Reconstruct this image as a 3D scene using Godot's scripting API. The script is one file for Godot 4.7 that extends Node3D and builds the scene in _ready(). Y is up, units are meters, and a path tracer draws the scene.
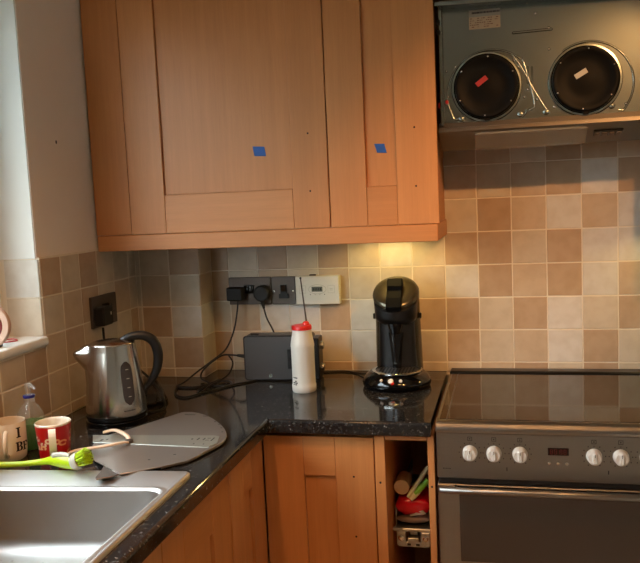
extends Node3D
# A kitchen corner. Back wall at z = 0, left wall at x = XL, worktop at y = WT; metres.

const XL := -1.034
const WT := 0.91
const PITCH := 0.10563
const YB := 0.9405

var used := {}
var M := {}
var rng := RandomNumberGenerator.new()

# ------------------------------------------------------------------ mesh collector
class MB:
	var v := PackedVector3Array()
	var uv := PackedVector2Array()
	var g := PackedInt32Array()
	var ng := 0
	var xf := Transform3D.IDENTITY

	func put(t: PackedVector3Array, u: PackedVector2Array, s: PackedInt32Array) -> void:
		var c := Vector3.ZERO
		for a in t: c += a
		c /= maxf(t.size(), 1)
		var vol := 0.0
		for i in range(0, t.size(), 3):
			vol += (t[i] - c).dot((t[i + 1] - c).cross(t[i + 2] - c))
		if xf.basis.determinant() < 0: vol = -vol
		for i in range(0, t.size(), 3):
			for k in ([0, 1, 2] if vol < 0 else [0, 2, 1]):
				v.append(xf * t[i + k]); uv.append(u[i + k]); g.append(s[i / 3])

	# rings of equal size; sharp: ring numbers at which the surface has a crease
	func loft(rings: Array, closed := true, cap0 := true, cap1 := true, sharp := [], flat := false) -> MB:
		var t := PackedVector3Array(); var u := PackedVector2Array(); var s := PackedInt32Array()
		var n: int = rings[0].size()
		var m := rings.size()
		var steps := n if closed else n - 1
		for j in m - 1:
			if j == 0 or j in sharp: ng += 1
			for i in steps:
				var i2 := (i + 1) % n
				var a: Vector3 = rings[j][i]; var b: Vector3 = rings[j][i2]; var c: Vector3 = rings[j + 1][i2]; var d: Vector3 = rings[j + 1][i]
				var u0 := float(i) / steps; var u1 := float(i + 1) / steps; var v0 := 1.0 - float(j) / (m - 1); var v1 := 1.0 - float(j + 1) / (m - 1)
				var gg := -1 if flat else ng
				if not a.is_equal_approx(b):
					t.append_array([a, b, c]); u.append_array([Vector2(u0, v0), Vector2(u1, v0), Vector2(u1, v1)]); s.append(gg)
				if not c.is_equal_approx(d):
					t.append_array([a, c, d]); u.append_array([Vector2(u0, v0), Vector2(u1, v1), Vector2(u0, v1)]); s.append(gg)
		for e in 2:
			if (e == 0 and not cap0) or (e == 1 and not cap1): continue
			var r: PackedVector3Array = PackedVector3Array(rings[0 if e == 0 else m - 1])
			var ctr := Vector3.ZERO
			for a in r: ctr += a
			ctr /= r.size()
			for i in n:
				var a := r[i]; var b := r[(i + 1) % n]
				if a.is_equal_approx(b): continue
				t.append_array([ctr, b, a] if e == 0 else [ctr, a, b]); u.append_array([Vector2(.5, .5), Vector2(.5, .5), Vector2(.5, .5)]); s.append(-1)
		put(t, u, s)
		return self

	func box(c: Vector3, size: Vector3, b := 0.001) -> MB:
		var h := size / 2
		b = minf(b, minf(h.x, minf(h.y, h.z)) * 0.98)
		var t := PackedVector3Array()
		var at := func(k: int, sx: float, sy: float, sz: float) -> Vector3:
			return c + Vector3(sx * (h.x - (0.0 if k == 0 else b)), sy * (h.y - (0.0 if k == 1 else b)), sz * (h.z - (0.0 if k == 2 else b)))
		var polys := []
		for k in 3:
			for s in [-1.0, 1.0]:
				var q := []
				for w in [[-1.0, -1.0], [1.0, -1.0], [1.0, 1.0], [-1.0, 1.0]]:
					q.append(at.call(k, s if k == 0 else w[0], s if k == 1 else (w[0] if k == 0 else w[1]), s if k == 2 else w[1]))
				polys.append(q)
		for s1 in [-1.0, 1.0]:
			for s2 in [-1.0, 1.0]:
				polys.append([at.call(1, -1.0, s1, s2), at.call(1, 1.0, s1, s2), at.call(2, 1.0, s1, s2), at.call(2, -1.0, s1, s2)])
				polys.append([at.call(0, s1, -1.0, s2), at.call(0, s1, 1.0, s2), at.call(2, s1, 1.0, s2), at.call(2, s1, -1.0, s2)])
				polys.append([at.call(0, s1, s2, -1.0), at.call(0, s1, s2, 1.0), at.call(1, s1, s2, 1.0), at.call(1, s1, s2, -1.0)])
				for s3 in [-1.0, 1.0]:
					polys.append([at.call(0, s1, s2, s3), at.call(1, s1, s2, s3), at.call(2, s1, s2, s3)])
		for q in polys:
			var nn: Vector3 = (q[1] - q[0]).cross(q[2] - q[0])
			var out: bool = nn.dot(q[0] + q[1] + q[2] - 3 * c) > 0
			for i in range(1, q.size() - 1):
				t.append_array([q[0], q[i], q[i + 1]] if out else [q[0], q[i + 1], q[i]])
		var u := PackedVector2Array(); u.resize(t.size())
		for i in t.size(): u[i] = Vector2((t[i].x - c.x) / size.x + .5, .5 - (t[i].y - c.y) / size.y)
		var s := PackedInt32Array(); s.resize(t.size() / 3); s.fill(-1)
		put(t, u, s)
		return self

	# profile of (radius, height), turned round y
	func lathe(p: Array, seg := 32, cap0 := true, cap1 := true, sx := 1.0, sz := 1.0, at := Vector3.ZERO) -> MB:
		var rings := []
		var sharp := []
		for j in p.size():
			var r := PackedVector3Array()
			for i in seg:
				var a := TAU * i / seg
				r.append(at + Vector3(cos(a) * p[j].x * sx, p[j].y, sin(a) * p[j].x * sz))
			rings.append(r)
			if j > 0 and j < p.size() - 1:
				var d0: Vector2 = (p[j] - p[j - 1]).normalized(); var d1: Vector2 = (p[j + 1] - p[j]).normalized()
				if d0.dot(d1) < 0.75: sharp.append(j)
		return loft(rings, true, cap0, cap1, sharp)

	func tube(pts: Array, r, seg := 8, cap := true) -> MB:
		var rings := []
		var d: Vector3 = (pts[1] - pts[0]).normalized()
		var nx := d.cross(Vector3.UP if absf(d.y) < 0.9 else Vector3.RIGHT).normalized()
		for j in pts.size():
			var t: Vector3 = ((pts[mini(j + 1, pts.size() - 1)] - pts[maxi(j - 1, 0)]) as Vector3).normalized()
			nx = (nx - t * nx.dot(t)).normalized()
			var ny := t.cross(nx)
			var rad: float = r[j] if r is Array else r
			var ring := PackedVector3Array()
			for i in seg:
				var a := TAU * i / seg
				ring.append(pts[j] + (nx * cos(a) + ny * sin(a)) * rad)
			rings.append(ring)
		return loft(rings, true, cap, cap)

	# polygon in local xy, from z0 to z1, edges cut by b
	func slab(poly: PackedVector2Array, z0: float, z1: float, b := 0.0, flat := true) -> MB:
		if Geometry2D.is_polygon_clockwise(poly): poly.reverse()
		var n := poly.size()
		var inner := PackedVector2Array()
		for i in n:
			var d0 := (poly[i] - poly[(i + n - 1) % n]).normalized(); var d1 := (poly[(i + 1) % n] - poly[i]).normalized()
			var nn := (Vector2(-d0.y, d0.x) + Vector2(-d1.y, d1.x)).normalized()
			inner.append(poly[i] + nn * b / maxf(0.35, nn.dot(Vector2(-d0.y, d0.x))))
		var up := func(q: PackedVector2Array, z: float) -> PackedVector3Array:
			var o := PackedVector3Array()
			for a in q: o.append(Vector3(a.x, a.y, z))
			return o
		var rings := [up.call(poly, z0), up.call(poly, z1)]
		if b > 0: rings = [up.call(inner, z0), up.call(poly, z0 + b), up.call(poly, z1 - b), up.call(inner, z1)]
		var t := PackedVector3Array(); var u := PackedVector2Array(); var s := PackedInt32Array()
		ng += 1
		for j in rings.size() - 1:
			ng += 1
			for i in n:
				var i2 := (i + 1) % n
				t.append_array([rings[j][i], rings[j + 1][i2], rings[j][i2], rings[j][i], rings[j + 1][i], rings[j + 1][i2]])
				for k in 6: u.append(Vector2.ZERO)
				s.append_array([-1, -1] if flat else [ng, ng])
		var idx := Geometry2D.triangulate_polygon(inner if b > 0 else poly)
		for e in 2:
			var r: PackedVector3Array = rings[0 if e == 0 else rings.size() - 1]
			var want := 1.0 if e == 0 else -1.0
			for i in range(0, idx.size(), 3):
				var a := r[idx[i]]; var bb := r[idx[i + 1]]; var c := r[idx[i + 2]]
				var zz := (bb - a).cross(c - a).z
				t.append_array([a, bb, c] if zz * want > 0 else [a, c, bb])
				for k in 3: u.append(Vector2.ZERO)
				s.append(-1)
		put(t, u, s)
		return self

	func done() -> ArrayMesh:
		var st := SurfaceTool.new()
		st.begin(Mesh.PRIMITIVE_TRIANGLES)
		for i in v.size():
			st.set_smooth_group(g[i]); st.set_uv(uv[i]); st.add_vertex(v[i])
		st.generate_normals()
		return st.commit()

# ------------------------------------------------------------------ helpers
func numbered(called: String) -> String:
	var n: int = used.get(called, 0)
	used[called] = n + 1
	return called if n == 0 else "%s_%03d" % [called, n]

func tag(o: Node, label: String, category: String, group := "") -> Node:
	o.set_meta("label", label); o.set_meta("category", category)
	if group: o.set_meta("group", group)
	return o

func thing(called: String, label: String, category: String, at := Vector3.ZERO, turn := 0.0, group := "") -> Node3D:
	var o := Node3D.new()
	o.name = numbered(called)
	add_child(o)
	o.position = at; o.rotation.y = turn
	tag(o, label, category, group)
	return o

func node(called: String, parent: Node) -> Node3D:
	var o := Node3D.new()
	name_in(o, called, parent)
	return o

func name_in(o: Node3D, called: String, parent: Node) -> void:
	if parent == self:
		o.name = numbered(called)
	else:
		var n: int = parent.get_meta("n_" + called, 0) if parent.has_meta("n_" + called) else 0
		parent.set_meta("n_" + called, n + 1)
		o.name = called if n == 0 else "%s_%03d" % [called, n]
	parent.add_child(o)

func part(mb, called: String, m: Material, parent: Node, label := "") -> MeshInstance3D:
	var o := MeshInstance3D.new()
	o.mesh = mb.done() if mb is MB else mb
	o.material_override = m
	name_in(o, called, parent)
	if label: o.set_meta("label", label)
	return o

func struct(o: Node) -> Node:
	o.set_meta("kind", "structure")
	return o

func P(c: Vector3, s: Vector3, called: String, m: Material, parent: Node, b := 0.001) -> MeshInstance3D:
	return part(MB.new().box(c, s, b), called, m, parent)

func curve(pts: Array, step := 0.006) -> Array:
	var c := Curve3D.new()
	for i in pts.size():
		var a: Vector3 = pts[maxi(i - 1, 0)]; var b: Vector3 = pts[mini(i + 1, pts.size() - 1)]
		var d := (b - a) / 6.0
		c.add_point(pts[i], -d, d)
	var out := []
	var n := maxi(2, int(c.get_baked_length() / step))
	for i in n + 1: out.append(c.sample_baked(c.get_baked_length() * i / n, true))
	return out

func round_rect(w: float, h: float, r: float, seg := 5, at := Vector2.ZERO) -> PackedVector2Array:
	var o := PackedVector2Array()
	for k in 4:
		var c := Vector2((w / 2 - r) * (1 if k in [0, 3] else -1), (h / 2 - r) * (1 if k < 2 else -1))
		for i in seg + 1:
			var a := PI / 2 * (k + float(i) / seg)
			o.append(at + c + Vector2(cos(a), sin(a)) * r)
	return o

func circle(r: float, seg := 24, at := Vector2.ZERO) -> PackedVector2Array:
	var o := PackedVector2Array()
	for i in seg: o.append(at + Vector2(cos(TAU * i / seg), sin(TAU * i / seg)) * r)
	return o

func xz(x: float, y: float, z: float, turn_x := 0.0, turn_y := 0.0, turn_z := 0.0) -> Transform3D:
	return Transform3D(Basis.from_euler(Vector3(turn_x, turn_y, turn_z)), Vector3(x, y, z))

# ------------------------------------------------------------------ materials
func mat(c: Color, rough := 0.6, metal := 0.0) -> StandardMaterial3D:
	var m := StandardMaterial3D.new()
	m.albedo_color = c; m.roughness = rough; m.metallic = metal
	return m

func planar(m: StandardMaterial3D, scale: Vector3, offset := Vector3.ZERO) -> StandardMaterial3D:
	m.uv1_triplanar = true; m.uv1_world_triplanar = true
	m.uv1_scale = scale; m.uv1_offset = offset
	m.uv1_triplanar_sharpness = 8.0
	return m

func noise_image(seed_: int, freq: float, w: int, h: int, octaves := 3) -> Image:
	var n := FastNoiseLite.new()
	n.seed = seed_; n.frequency = freq; n.fractal_octaves = octaves
	n.noise_type = FastNoiseLite.TYPE_SIMPLEX_SMOOTH
	return n.get_seamless_image(w, h)

func streaks(seed_: int, fx: float, w: int, h: int, W: int, H: int) -> Image:
	var im := noise_image(seed_, fx, w, h)
	im.convert(Image.FORMAT_RGBA8)
	im.resize(W, H, Image.INTERPOLATE_CUBIC)
	return im

func tex(im: Image) -> ImageTexture:
	return ImageTexture.create_from_image(im)

func wood_image() -> Image:
	var fine := streaks(3, 0.22, 512, 20, 512, 512)
	var mid := streaks(7, 0.05, 512, 12, 512, 512)
	var broad := streaks(11, 0.012, 512, 16, 512, 512)
	var fleck := streaks(19, 0.35, 512, 64, 512, 512)
	var im := Image.create(512, 512, false, Image.FORMAT_RGB8)
	var light := Color(1.0, 0.985, 0.965); var dark := Color(0.915, 0.885, 0.85)
	for y in 512:
		for x in 512:
			var k := 0.30 * fine.get_pixel(x, y).r + 0.3 * mid.get_pixel(x, y).r + 0.4 * broad.get_pixel(x, y).r
			k = clampf((k - 0.5) * 1.35 + 0.42, 0, 1)
			var f := fleck.get_pixel(x, y).r
			if f > 0.74: k = minf(1.0, k + (f - 0.74) * 1.1)
			im.set_pixel(x, y, light.lerp(dark, k))
	return im

func granite_image() -> Image:
	var im := Image.create(512, 512, false, Image.FORMAT_RGB8)
	var r := RandomNumberGenerator.new(); r.seed = 5
	var cloud := noise_image(21, 0.03, 512, 512)
	for y in 512:
		for x in 512:
			var k := cloud.get_pixel(x, y).r
			var b := 0.085 + 0.05 * k + r.randf() * 0.025
			im.set_pixel(x, y, Color(b, b * 0.98, b * 0.97))
	for i in 2600:
		var x0 := r.randi() % 512; var y0 := r.randi() % 512
		var t := r.randf()
		var c := Color(0.32, 0.31, 0.29).lerp(Color(0.72, 0.70, 0.66), t * t)
		if r.randf() < 0.25: c = Color(0.20, 0.21, 0.22)
		if r.randf() < 0.1: c = Color(0.34, 0.25, 0.16)
		var n := 4 + r.randi() % (24 if r.randf() < 0.3 else 9)
		var px := x0; var py := y0
		for k in n:
			im.set_pixel((px + 512) % 512, (py + 512) % 512, c.lerp(Color(0.14, 0.14, 0.14), r.randf() * 0.5))
			px += r.randi() % 3 - 1; py += r.randi() % 3 - 1
	return im

func make_materials() -> void:
	var wim := wood_image()
	var vert := tex(wim)
	var him: Image = wim.duplicate(); him.rotate_90(CLOCKWISE)
	var horiz := tex(him)
	var tones := [Color(0.785, 0.535, 0.315), Color(0.765, 0.515, 0.295), Color(0.80, 0.555, 0.335), Color(0.775, 0.525, 0.305)]
	for i in 4:
		for d in 2:
			var m := mat(tones[i], 0.42)
			m.albedo_texture = vert if d == 0 else horiz
			planar(m, Vector3(2.2, 2.2, 2.2), Vector3(0.31 * i, 0.17 * i, 0.23 * i))
			M[("wood_v%d" if d == 0 else "wood_h%d") % i] = m
	M.carcass = mat(Color(0.74, 0.58, 0.42), 0.6)
	M.carcass.albedo_texture = vert; planar(M.carcass, Vector3(2, 2, 2))
	var mott := noise_image(31, 0.02, 256, 256, 4)
	var tim := Image.create(256, 256, false, Image.FORMAT_RGB8)
	for y in 256:
		for x in 256:
			var k := mott.get_pixel(x, y).r
			tim.set_pixel(x, y, Color(1, 1, 1).lerp(Color(0.955, 0.945, 0.93), clampf((k - 0.3) * 1.6, 0, 1)))
	var tile_tex := tex(tim)
	var tile_tones := {"W": [Color(0.825, 0.805, 0.765), Color(0.80, 0.785, 0.745)], "C": [Color(0.785, 0.735, 0.65), Color(0.765, 0.715, 0.63)], "B": [Color(0.75, 0.675, 0.575), Color(0.735, 0.655, 0.555)], "T": [Color(0.705, 0.61, 0.50), Color(0.685, 0.59, 0.485)]}
	for k in tile_tones:
		for j in 2:
			var m := mat(tile_tones[k][j], 0.30)
			m.albedo_texture = tile_tex; planar(m, Vector3(3.1, 3.1, 3.1), Vector3(0.2 * j, 0.4 * j, 0))
			M["tile_%s%d" % [k, j]] = m
	M.grout = mat(Color(0.86, 0.82, 0.74), 0.85)
	M.plaster = mat(Color(0.89, 0.85, 0.80), 0.8)
	M.white_paint = mat(Color(0.84, 0.845, 0.82), 0.5)
	M.pvc = mat(Color(0.9, 0.9, 0.89), 0.3)
	M.ceiling = mat(Color(0.88, 0.865, 0.83), 0.9)
	M.floor = mat(Color(0.80, 0.75, 0.68), 0.45)
	M.floor.albedo_texture = horiz; planar(M.floor, Vector3(1.2, 1.2, 1.2))
	M.granite = mat(Color(1, 1, 1), 0.085)
	M.granite.albedo_texture = tex(granite_image()); planar(M.granite, Vector3(1.9, 1.9, 1.9))
	# brushed metal: fine scratches along one way
	var bim := streaks(51, 0.35, 24, 512, 512, 512)
	var bn: Image = bim.duplicate(); bn.bump_map_to_normal_map(1.2)
	var brushed_n := tex(bn)
	M.steel = mat(Color(0.56, 0.54, 0.515), 0.32, 1.0)
	M.steel.normal_enabled = true; M.steel.normal_texture = brushed_n; M.steel.normal_scale = 0.5; planar(M.steel, Vector3(3, 3, 3))
	M.sink = mat(Color(0.69, 0.68, 0.665), 0.36, 1.0)
	M.sink_rim = mat(Color(0.80, 0.79, 0.775), 0.44, 1.0)
	M.polished = mat(Color(0.82, 0.81, 0.79), 0.14, 1.0)
	M.kettle_steel = mat(Color(0.74, 0.72, 0.69), 0.20, 1.0)
	M.galvanised = mat(Color(0.55, 0.585, 0.57), 0.22, 1.0)
	M.plate_metal = mat(Color(0.56, 0.53, 0.50), 0.38, 0.7)
	M.bar_metal = mat(Color(0.64, 0.64, 0.60), 0.34, 0.65)
	M.hood_paint = mat(Color(0.34, 0.32, 0.295), 0.36, 0.8)
	M.dark_nickel = mat(Color(0.37, 0.335, 0.31), 0.42, 0.65)
	M.black = mat(Color(0.045, 0.045, 0.048), 0.38)
	M.lever = mat(Color(0.02, 0.02, 0.02), 0.7); M.lever.metallic_specular = 0.2
	M.black_gloss = mat(Color(0.03, 0.03, 0.032), 0.10)
	M.black_rubber = mat(Color(0.05, 0.05, 0.052), 0.6)
	M.cable = mat(Color(0.07, 0.045, 0.045), 0.45)
	M.charcoal = mat(Color(0.016, 0.015, 0.015), 0.5); M.charcoal.metallic_specular = 0.25
	M.hob_glass = mat(Color(0.11, 0.085, 0.07), 0.06)
	M.oven_glass = mat(Color(0.21, 0.16, 0.12), 0.08)
	M.radio = mat(Color(0.30, 0.30, 0.305), 0.5)
	M.radio_dark = mat(Color(0.10, 0.10, 0.105), 0.5)
	M.white_plastic = mat(Color(0.86, 0.85, 0.81), 0.32)
	M.cream_plastic = mat(Color(0.86, 0.85, 0.81), 0.35)
	M.knob = mat(Color(0.80, 0.78, 0.74), 0.28)
	M.red_plastic = mat(Color(0.80, 0.09, 0.06), 0.3)
	M.red_label = mat(Color(0.62, 0.10, 0.10), 0.5)
	M.pale_label = mat(Color(0.74, 0.72, 0.66), 0.5)
	M.ink = mat(Color(0.06, 0.055, 0.06), 0.6)
	M.faint_ink = mat(Color(0.16, 0.13, 0.11), 0.6)
	M.lcd = mat(Color(0.42, 0.44, 0.40), 0.25)
	M.display = mat(Color(0.10, 0.012, 0.010), 0.1)
	M.segment = mat(Color(0.36, 0.05, 0.03), 0.3)
	M.tape = mat(Color(0.13, 0.33, 0.62), 0.65)
	M.lime = mat(Color(0.66, 0.80, 0.06), 0.35)
	M.grey_rubber = mat(Color(0.66, 0.66, 0.60), 0.4)
	M.china = mat(Color(0.86, 0.81, 0.73), 0.2)
	M.tong = mat(Color(0.86, 0.76, 0.66), 0.4)
	M.gunmetal = mat(Color(0.34, 0.32, 0.26), 0.26, 0.75)
	M.drip = mat(Color(0.50, 0.48, 0.45), 0.3, 0.9)
	M.red_bag = mat(Color(0.74, 0.03, 0.10), 0.25)
	M.card = mat(Color(0.78, 0.66, 0.50), 0.7)
	M.leek = mat(Color(0.80, 0.78, 0.62), 0.5)
	M.green = mat(Color(0.42, 0.66, 0.16), 0.45)
	M.zinc = mat(Color(0.66, 0.66, 0.64), 0.35, 0.9)
	M.hole = mat(Color(0.05, 0.035, 0.025), 0.9)
	var lens := mat(Color(0.62, 0.60, 0.54, 0.45), 0.2)
	lens.transparency = BaseMaterial3D.TRANSPARENCY_ALPHA
	M.lens = lens
	var glass := mat(Color(0.95, 0.97, 0.97, 0.06), 0.0)
	glass.transparency = BaseMaterial3D.TRANSPARENCY_ALPHA
	M.pane = glass
	var clear := mat(Color(0.93, 0.95, 0.93, 0.08), 0.08)
	clear.transparency = BaseMaterial3D.TRANSPARENCY_ALPHA
	M.clear = clear
	var smoke := mat(Color(0.16, 0.13, 0.11, 0.62), 0.06)
	smoke.transparency = BaseMaterial3D.TRANSPARENCY_ALPHA
	M.smoke = smoke
	M.green_soap = mat(Color(0.04, 0.44, 0.17), 0.15)
	M.blue = mat(Color(0.12, 0.14, 0.55), 0.35)
	M.gauge = mat(Color(0.22, 0.20, 0.19), 0.15)
	M.hinge_red = mat(Color(0.66, 0.05, 0.05), 0.4)
	M.band = mat(Color(0.72, 0.22, 0.26), 0.5)
	M.bulb = glow(Color(1.0, 0.80, 0.45), 6.0)
	M.opal = glow(Color(1.0, 0.72, 0.42), 2.0)

func glow(c: Color, e: float) -> StandardMaterial3D:
	var m := mat(Color(0.9, 0.88, 0.82), 0.4)
	m.emission_enabled = true; m.emission = c; m.emission_energy_multiplier = e
	return m

func wood(vertical := true) -> Material:
	return M[("wood_v%d" if vertical else "wood_h%d") % (rng.randi() % 4)]

# ------------------------------------------------------------------ main
func _ready() -> void:
	rng.seed = 77
	# camera
	var cam := Camera3D.new()
	cam.name = "camera"
	cam.fov = 39.504
	cam.position = Vector3(0.19015, 1.48843, 2.55156)
	cam.rotation_degrees = Vector3(-5.9905, 13.4088, -2.6077)
	cam.near = 0.05; cam.far = 60
	add_child(cam); cam.current = true
	# sky: an even overcast day outside the window
	var we := WorldEnvironment.new()
	var env := Environment.new()
	env.background_mode = Environment.BG_SKY
	var sky := Sky.new(); var sm := ProceduralSkyMaterial.new()
	sm.sky_top_color = Color(0.86, 0.93, 0.97); sm.sky_horizon_color = Color(0.50, 0.53, 0.53); sm.sky_curve = 0.5
	sm.ground_horizon_color = Color(0.20, 0.21, 0.18); sm.ground_bottom_color = Color(0.16, 0.17, 0.14)
	sm.sky_energy_multiplier = 3.95; sm.ground_energy_multiplier = 3.95
	sky.sky_material = sm
	env.sky = sky
	env.ambient_light_source = Environment.AMBIENT_SOURCE_DISABLED
	env.tonemap_mode = Environment.TONE_MAPPER_LINEAR
	env.tonemap_exposure = 1.0
	env.sdfgi_enabled = true; env.ssao_enabled = true; env.ssil_enabled = true
	we.environment = env
	we.name = "environment"
	add_child(we)
	make_materials()
	room()
	worktop()
	base_units()
	wall_units()
	extractor_hood()
	cooker()
	sink()
	sockets()
	kettle()
	radio()
	spray_bottle()
	coffee_machine()
	curved_plate()
	washing_up()
	pull_out()
	window_things()
	lamps()

# ------------------------------------------------------------------ room
func tile_mesh(w: float, h: float) -> ArrayMesh:
	var b := 0.0016
	var f := 0.0075
	var p := PackedVector2Array([Vector2(-w / 2, -h / 2), Vector2(w / 2, -h / 2), Vector2(w / 2, h / 2), Vector2(-w / 2, h / 2)])
	return MB.new().slab(p, 0.0, f, b).done()

var tile_cache := {}
func tile(parent: Node, tone: String, w: float, h: float, at: Vector3, turn: float) -> void:
	w -= 0.0032; h -= 0.0032
	if w < 0.004 or h < 0.004: return
	var key := "%.3f_%.3f" % [w, h]
	if not tile_cache.has(key): tile_cache[key] = tile_mesh(w, h)
	var o := MeshInstance3D.new()
	o.mesh = tile_cache[key]
	o.material_override = M["tile_%s%d" % [tone, rng.randi() % 2]]
	name_in(o, "tile", parent)
	o.transform = Transform3D(Basis(Vector3.UP, turn) * Basis.from_euler(Vector3(rng.randfn(0, 0.0035), rng.randfn(0, 0.0035), rng.randfn(0, 0.003))), at)

func any_tone() -> String:
	return ["W", "C", "C", "B", "T", "T"][rng.randi() % 6]

func room() -> void:
	var wb := part(MB.new().box(Vector3(0.6, 1.225, -0.0585), Vector3(3.5, 2.45, 0.105), 0.0), "wall_back", M.plaster, self); struct(wb)
	# grout bed behind the tiles
	part(MB.new().box(Vector3(0.2625, 1.138, -0.0031), Vector3(2.135, 0.456, 0.009), 0.0).box(Vector3(0.665, 1.5235, -0.0031), Vector3(1.33, 0.315, 0.009), 0.0), "grout", M.grout, wb)
	# rows run from the worktop upwards; tones read from the photograph, columns from k = -8
	var rows := [
		"CCCCTTCCCBTCTCTW",   # cut row at the worktop
		"TCCCCWBCTCBWTCWC",
		"CBWWTWBTTCTWCTBC",
		"TCTCBCCCWTBTWBCT",
		"TCTCTCWCTTCTWWBC",
		"CBTCWCTBCTBWBWTC",
		"TWBCTBWCBCBTWTCB",
		"BCTWBTCWTBCTBCWT"]
	for r in 8:
		var y0 := WT if r == 0 else YB + (r - 1) * PITCH
		var y1 := YB + r * PITCH
		for k in range(-8, 13):
			if k < 0 and r > 4: continue
			var x0 := maxf(k * PITCH, -0.8045); var x1 := (k + 1) * PITCH
			if k == -8: x1 = -7 * PITCH
			var tone: String = rows[r][k + 8] if k + 8 < 16 else any_tone()
			tile(wb, tone, x1 - x0, y1 - y0, Vector3((x0 + x1) / 2, (y0 + y1) / 2, -0.0045), 0)
	# boxed-in pipes in the corner
	var zb := 0.1135
	var bx := part(MB.new().box(Vector3((XL - 0.805) / 2, 1.23, zb / 2 - 0.003), Vector3(-0.805 - XL, 2.44, zb - 0.006), 0.0), "wall_corner_boxing", M.plaster, self); struct(bx)
	part(MB.new().box(Vector3((XL - 0.805) / 2 + .00035, 1.138, zb / 2), Vector3(-0.805 - XL + .0007, 0.456, zb + 0.0008), 0.0), "grout", M.grout, bx)
	var brow := ["BB", "CT", "TW", "BC", "CT"]
	for r in 5:
		var y0 := WT if r == 0 else YB + (r - 1) * PITCH
		var y1 := YB + r * PITCH
		tile(bx, brow[r][1], 0.1077, y1 - y0, Vector3(-0.8565, (y0 + y1) / 2, zb - 0.0055), 0)
		tile(bx, brow[r][0], 0.1057, y1 - y0, Vector3(-0.9634, (y0 + y1) / 2, zb - 0.0055), 0)
		tile(bx, "C", 0.0160, y1 - y0, Vector3(-1.0248, (y0 + y1) / 2, zb - 0.0055), 0)
		tile(bx, ["B", "C", "W", "B", "C"][r], zb - 0.002, y1 - y0, Vector3(-0.8045 - 0.0055, (y0 + y1) / 2, zb / 2 + 0.003), PI / 2)
	# left wall with its window opening
	var z0 := 0.673; var z1 := 2.90; var ys := 1.145; var yt := 2.15
	var t := 0.26
	var mb := MB.new()
	var xc := XL - t / 2 - 0.006
	mb.box(Vector3(xc, 1.225, (z0 - 0.11) / 2), Vector3(t, 2.45, z0 + 0.11), 0.0)
	mb.box(Vector3(xc, 1.225, (z1 + 4.7) / 2), Vector3(t, 2.45, 4.7 - z1), 0.0)
	mb.box(Vector3(xc, (ys - 0.012) / 2, (z0 + z1) / 2), Vector3(t, ys - 0.012, z1 - z0), 0.0)
	mb.box(Vector3(xc, (yt + 2.45) / 2, (z0 + z1) / 2), Vector3(t, 2.45 - yt, z1 - z0), 0.0)
	var wl := part(mb, "wall_left", M.plaster, self); struct(wl)
	part(MB.new().box(Vector3(XL - 0.0032, 1.138, 0.337), Vector3(0.008, 0.456, 0.669), 0.0).box(Vector3(XL - 0.0032, 1.0175, 1.386), Vector3(0.008, 0.215, 1.426), 0.0).box(Vector3(XL - 0.131, 1.254, z0 - .0028), Vector3(0.244, 0.218, 0.012), 0.0), "grout", M.grout, wl)
	var zl := [0.1145, 0.167, 0.268, 0.370, 0.471, 0.572, 0.6735, 0.775, 0.879, 0.984, 1.09, 1.195, 1.30, 1.405, 1.51, 1.615, 1.72, 1.825, 1.93, 2.035]
	# from the corner towards the window
	var lrow := ["CTBCTBCTBCTCBTCBTCB", "CBCTBBTCTBCTCBTCBTC", "TCCBTBTBCTCBTCTBCTC", "CBCTBBCXXXXXXXXXXXX", "CCCTCTXXXXXXXXXXXXX"]
	lrow[3] = "CBCTBCXXXXXXXXXXXXX"
	for r in 5:
		var y0 := WT if r == 0 else YB + (r - 1) * PITCH
		var y1 := YB + r * PITCH
		for i in zl.size() - 1:
			if zl[i] > 0.66 and r > 2: continue
			var top := y1 if zl[i] < 0.66 or r < 2 else 1.1235
			tile(wl, lrow[r][i], zl[i + 1] - zl[i], top - y0, Vector3(XL - 0.0055, (y0 + top) / 2, (zl[i] + zl[i + 1]) / 2), PI / 2)
	# tiles on the reveal
	for r in 2:
		for c in 2:
			var y0: float = ys + 0.006 if r == 0 else YB + 3 * PITCH
			var y1: float = YB + (r + 3) * PITCH
			if c == 1: continue
			var w := 0.1075
			tile(wl, ["C", "W"][r] if c == 0 else "W", w, y1 - y0, Vector3(XL - (0.0536 if c == 0 else 0.158), (y0 + y1) / 2, z0 - 0.003), 0)
	# a plugged screw hole
	part(MB.new().lathe([Vector2(0.0, 0), Vector2(0.006, 0.0), Vector2(0.005, 0.0015), Vector2(0, 0.002)], 10, false, false, 1.0, 0.6), "wall_plug", M.faint_ink, wl).transform = Transform3D(Basis(Vector3(0, 0, 1), -PI / 2), Vector3(XL - 0.0065, 1.6825, 0.531))
	# sill, frame, glass
	var sill_poly := PackedVector2Array()
	for q in [[-0.255, 0.0], [0.010, 0.0], [0.0145, 0.003], [0.0165, 0.009], [0.0165, 0.016], [0.0145, 0.022], [0.010, 0.025], [-0.255, 0.025]]: sill_poly.append(Vector2(q[0], q[1]))
	var win := node("window_1", self); struct(win)
	var sl := MB.new(); sl.xf = xz(XL - 0.006, ys - 0.0185, z1)
	sl.slab(PackedVector2Array(sill_poly), 0.0, z1 - z0 + 0.006, 0.0); sl.xf = Transform3D.IDENTITY
	var sillp := part(sl, "sill", M.white_paint, win)
	sillp.transform = Transform3D(Basis.IDENTITY, Vector3(0, 0, -(z1 - z0)))
	# white frame: a broad side board, mullions and rails, then the panes
	var xw := XL - 0.146
	var zs := 0.765
	P(Vector3(xw, (ys + yt) / 2, (z0 + zs) / 2 + 0.002), Vector3(0.05, yt - ys - .014, zs - z0 - 0.004), "side_board", M.pvc, win, 0.003)
	var bays := 3
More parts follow.
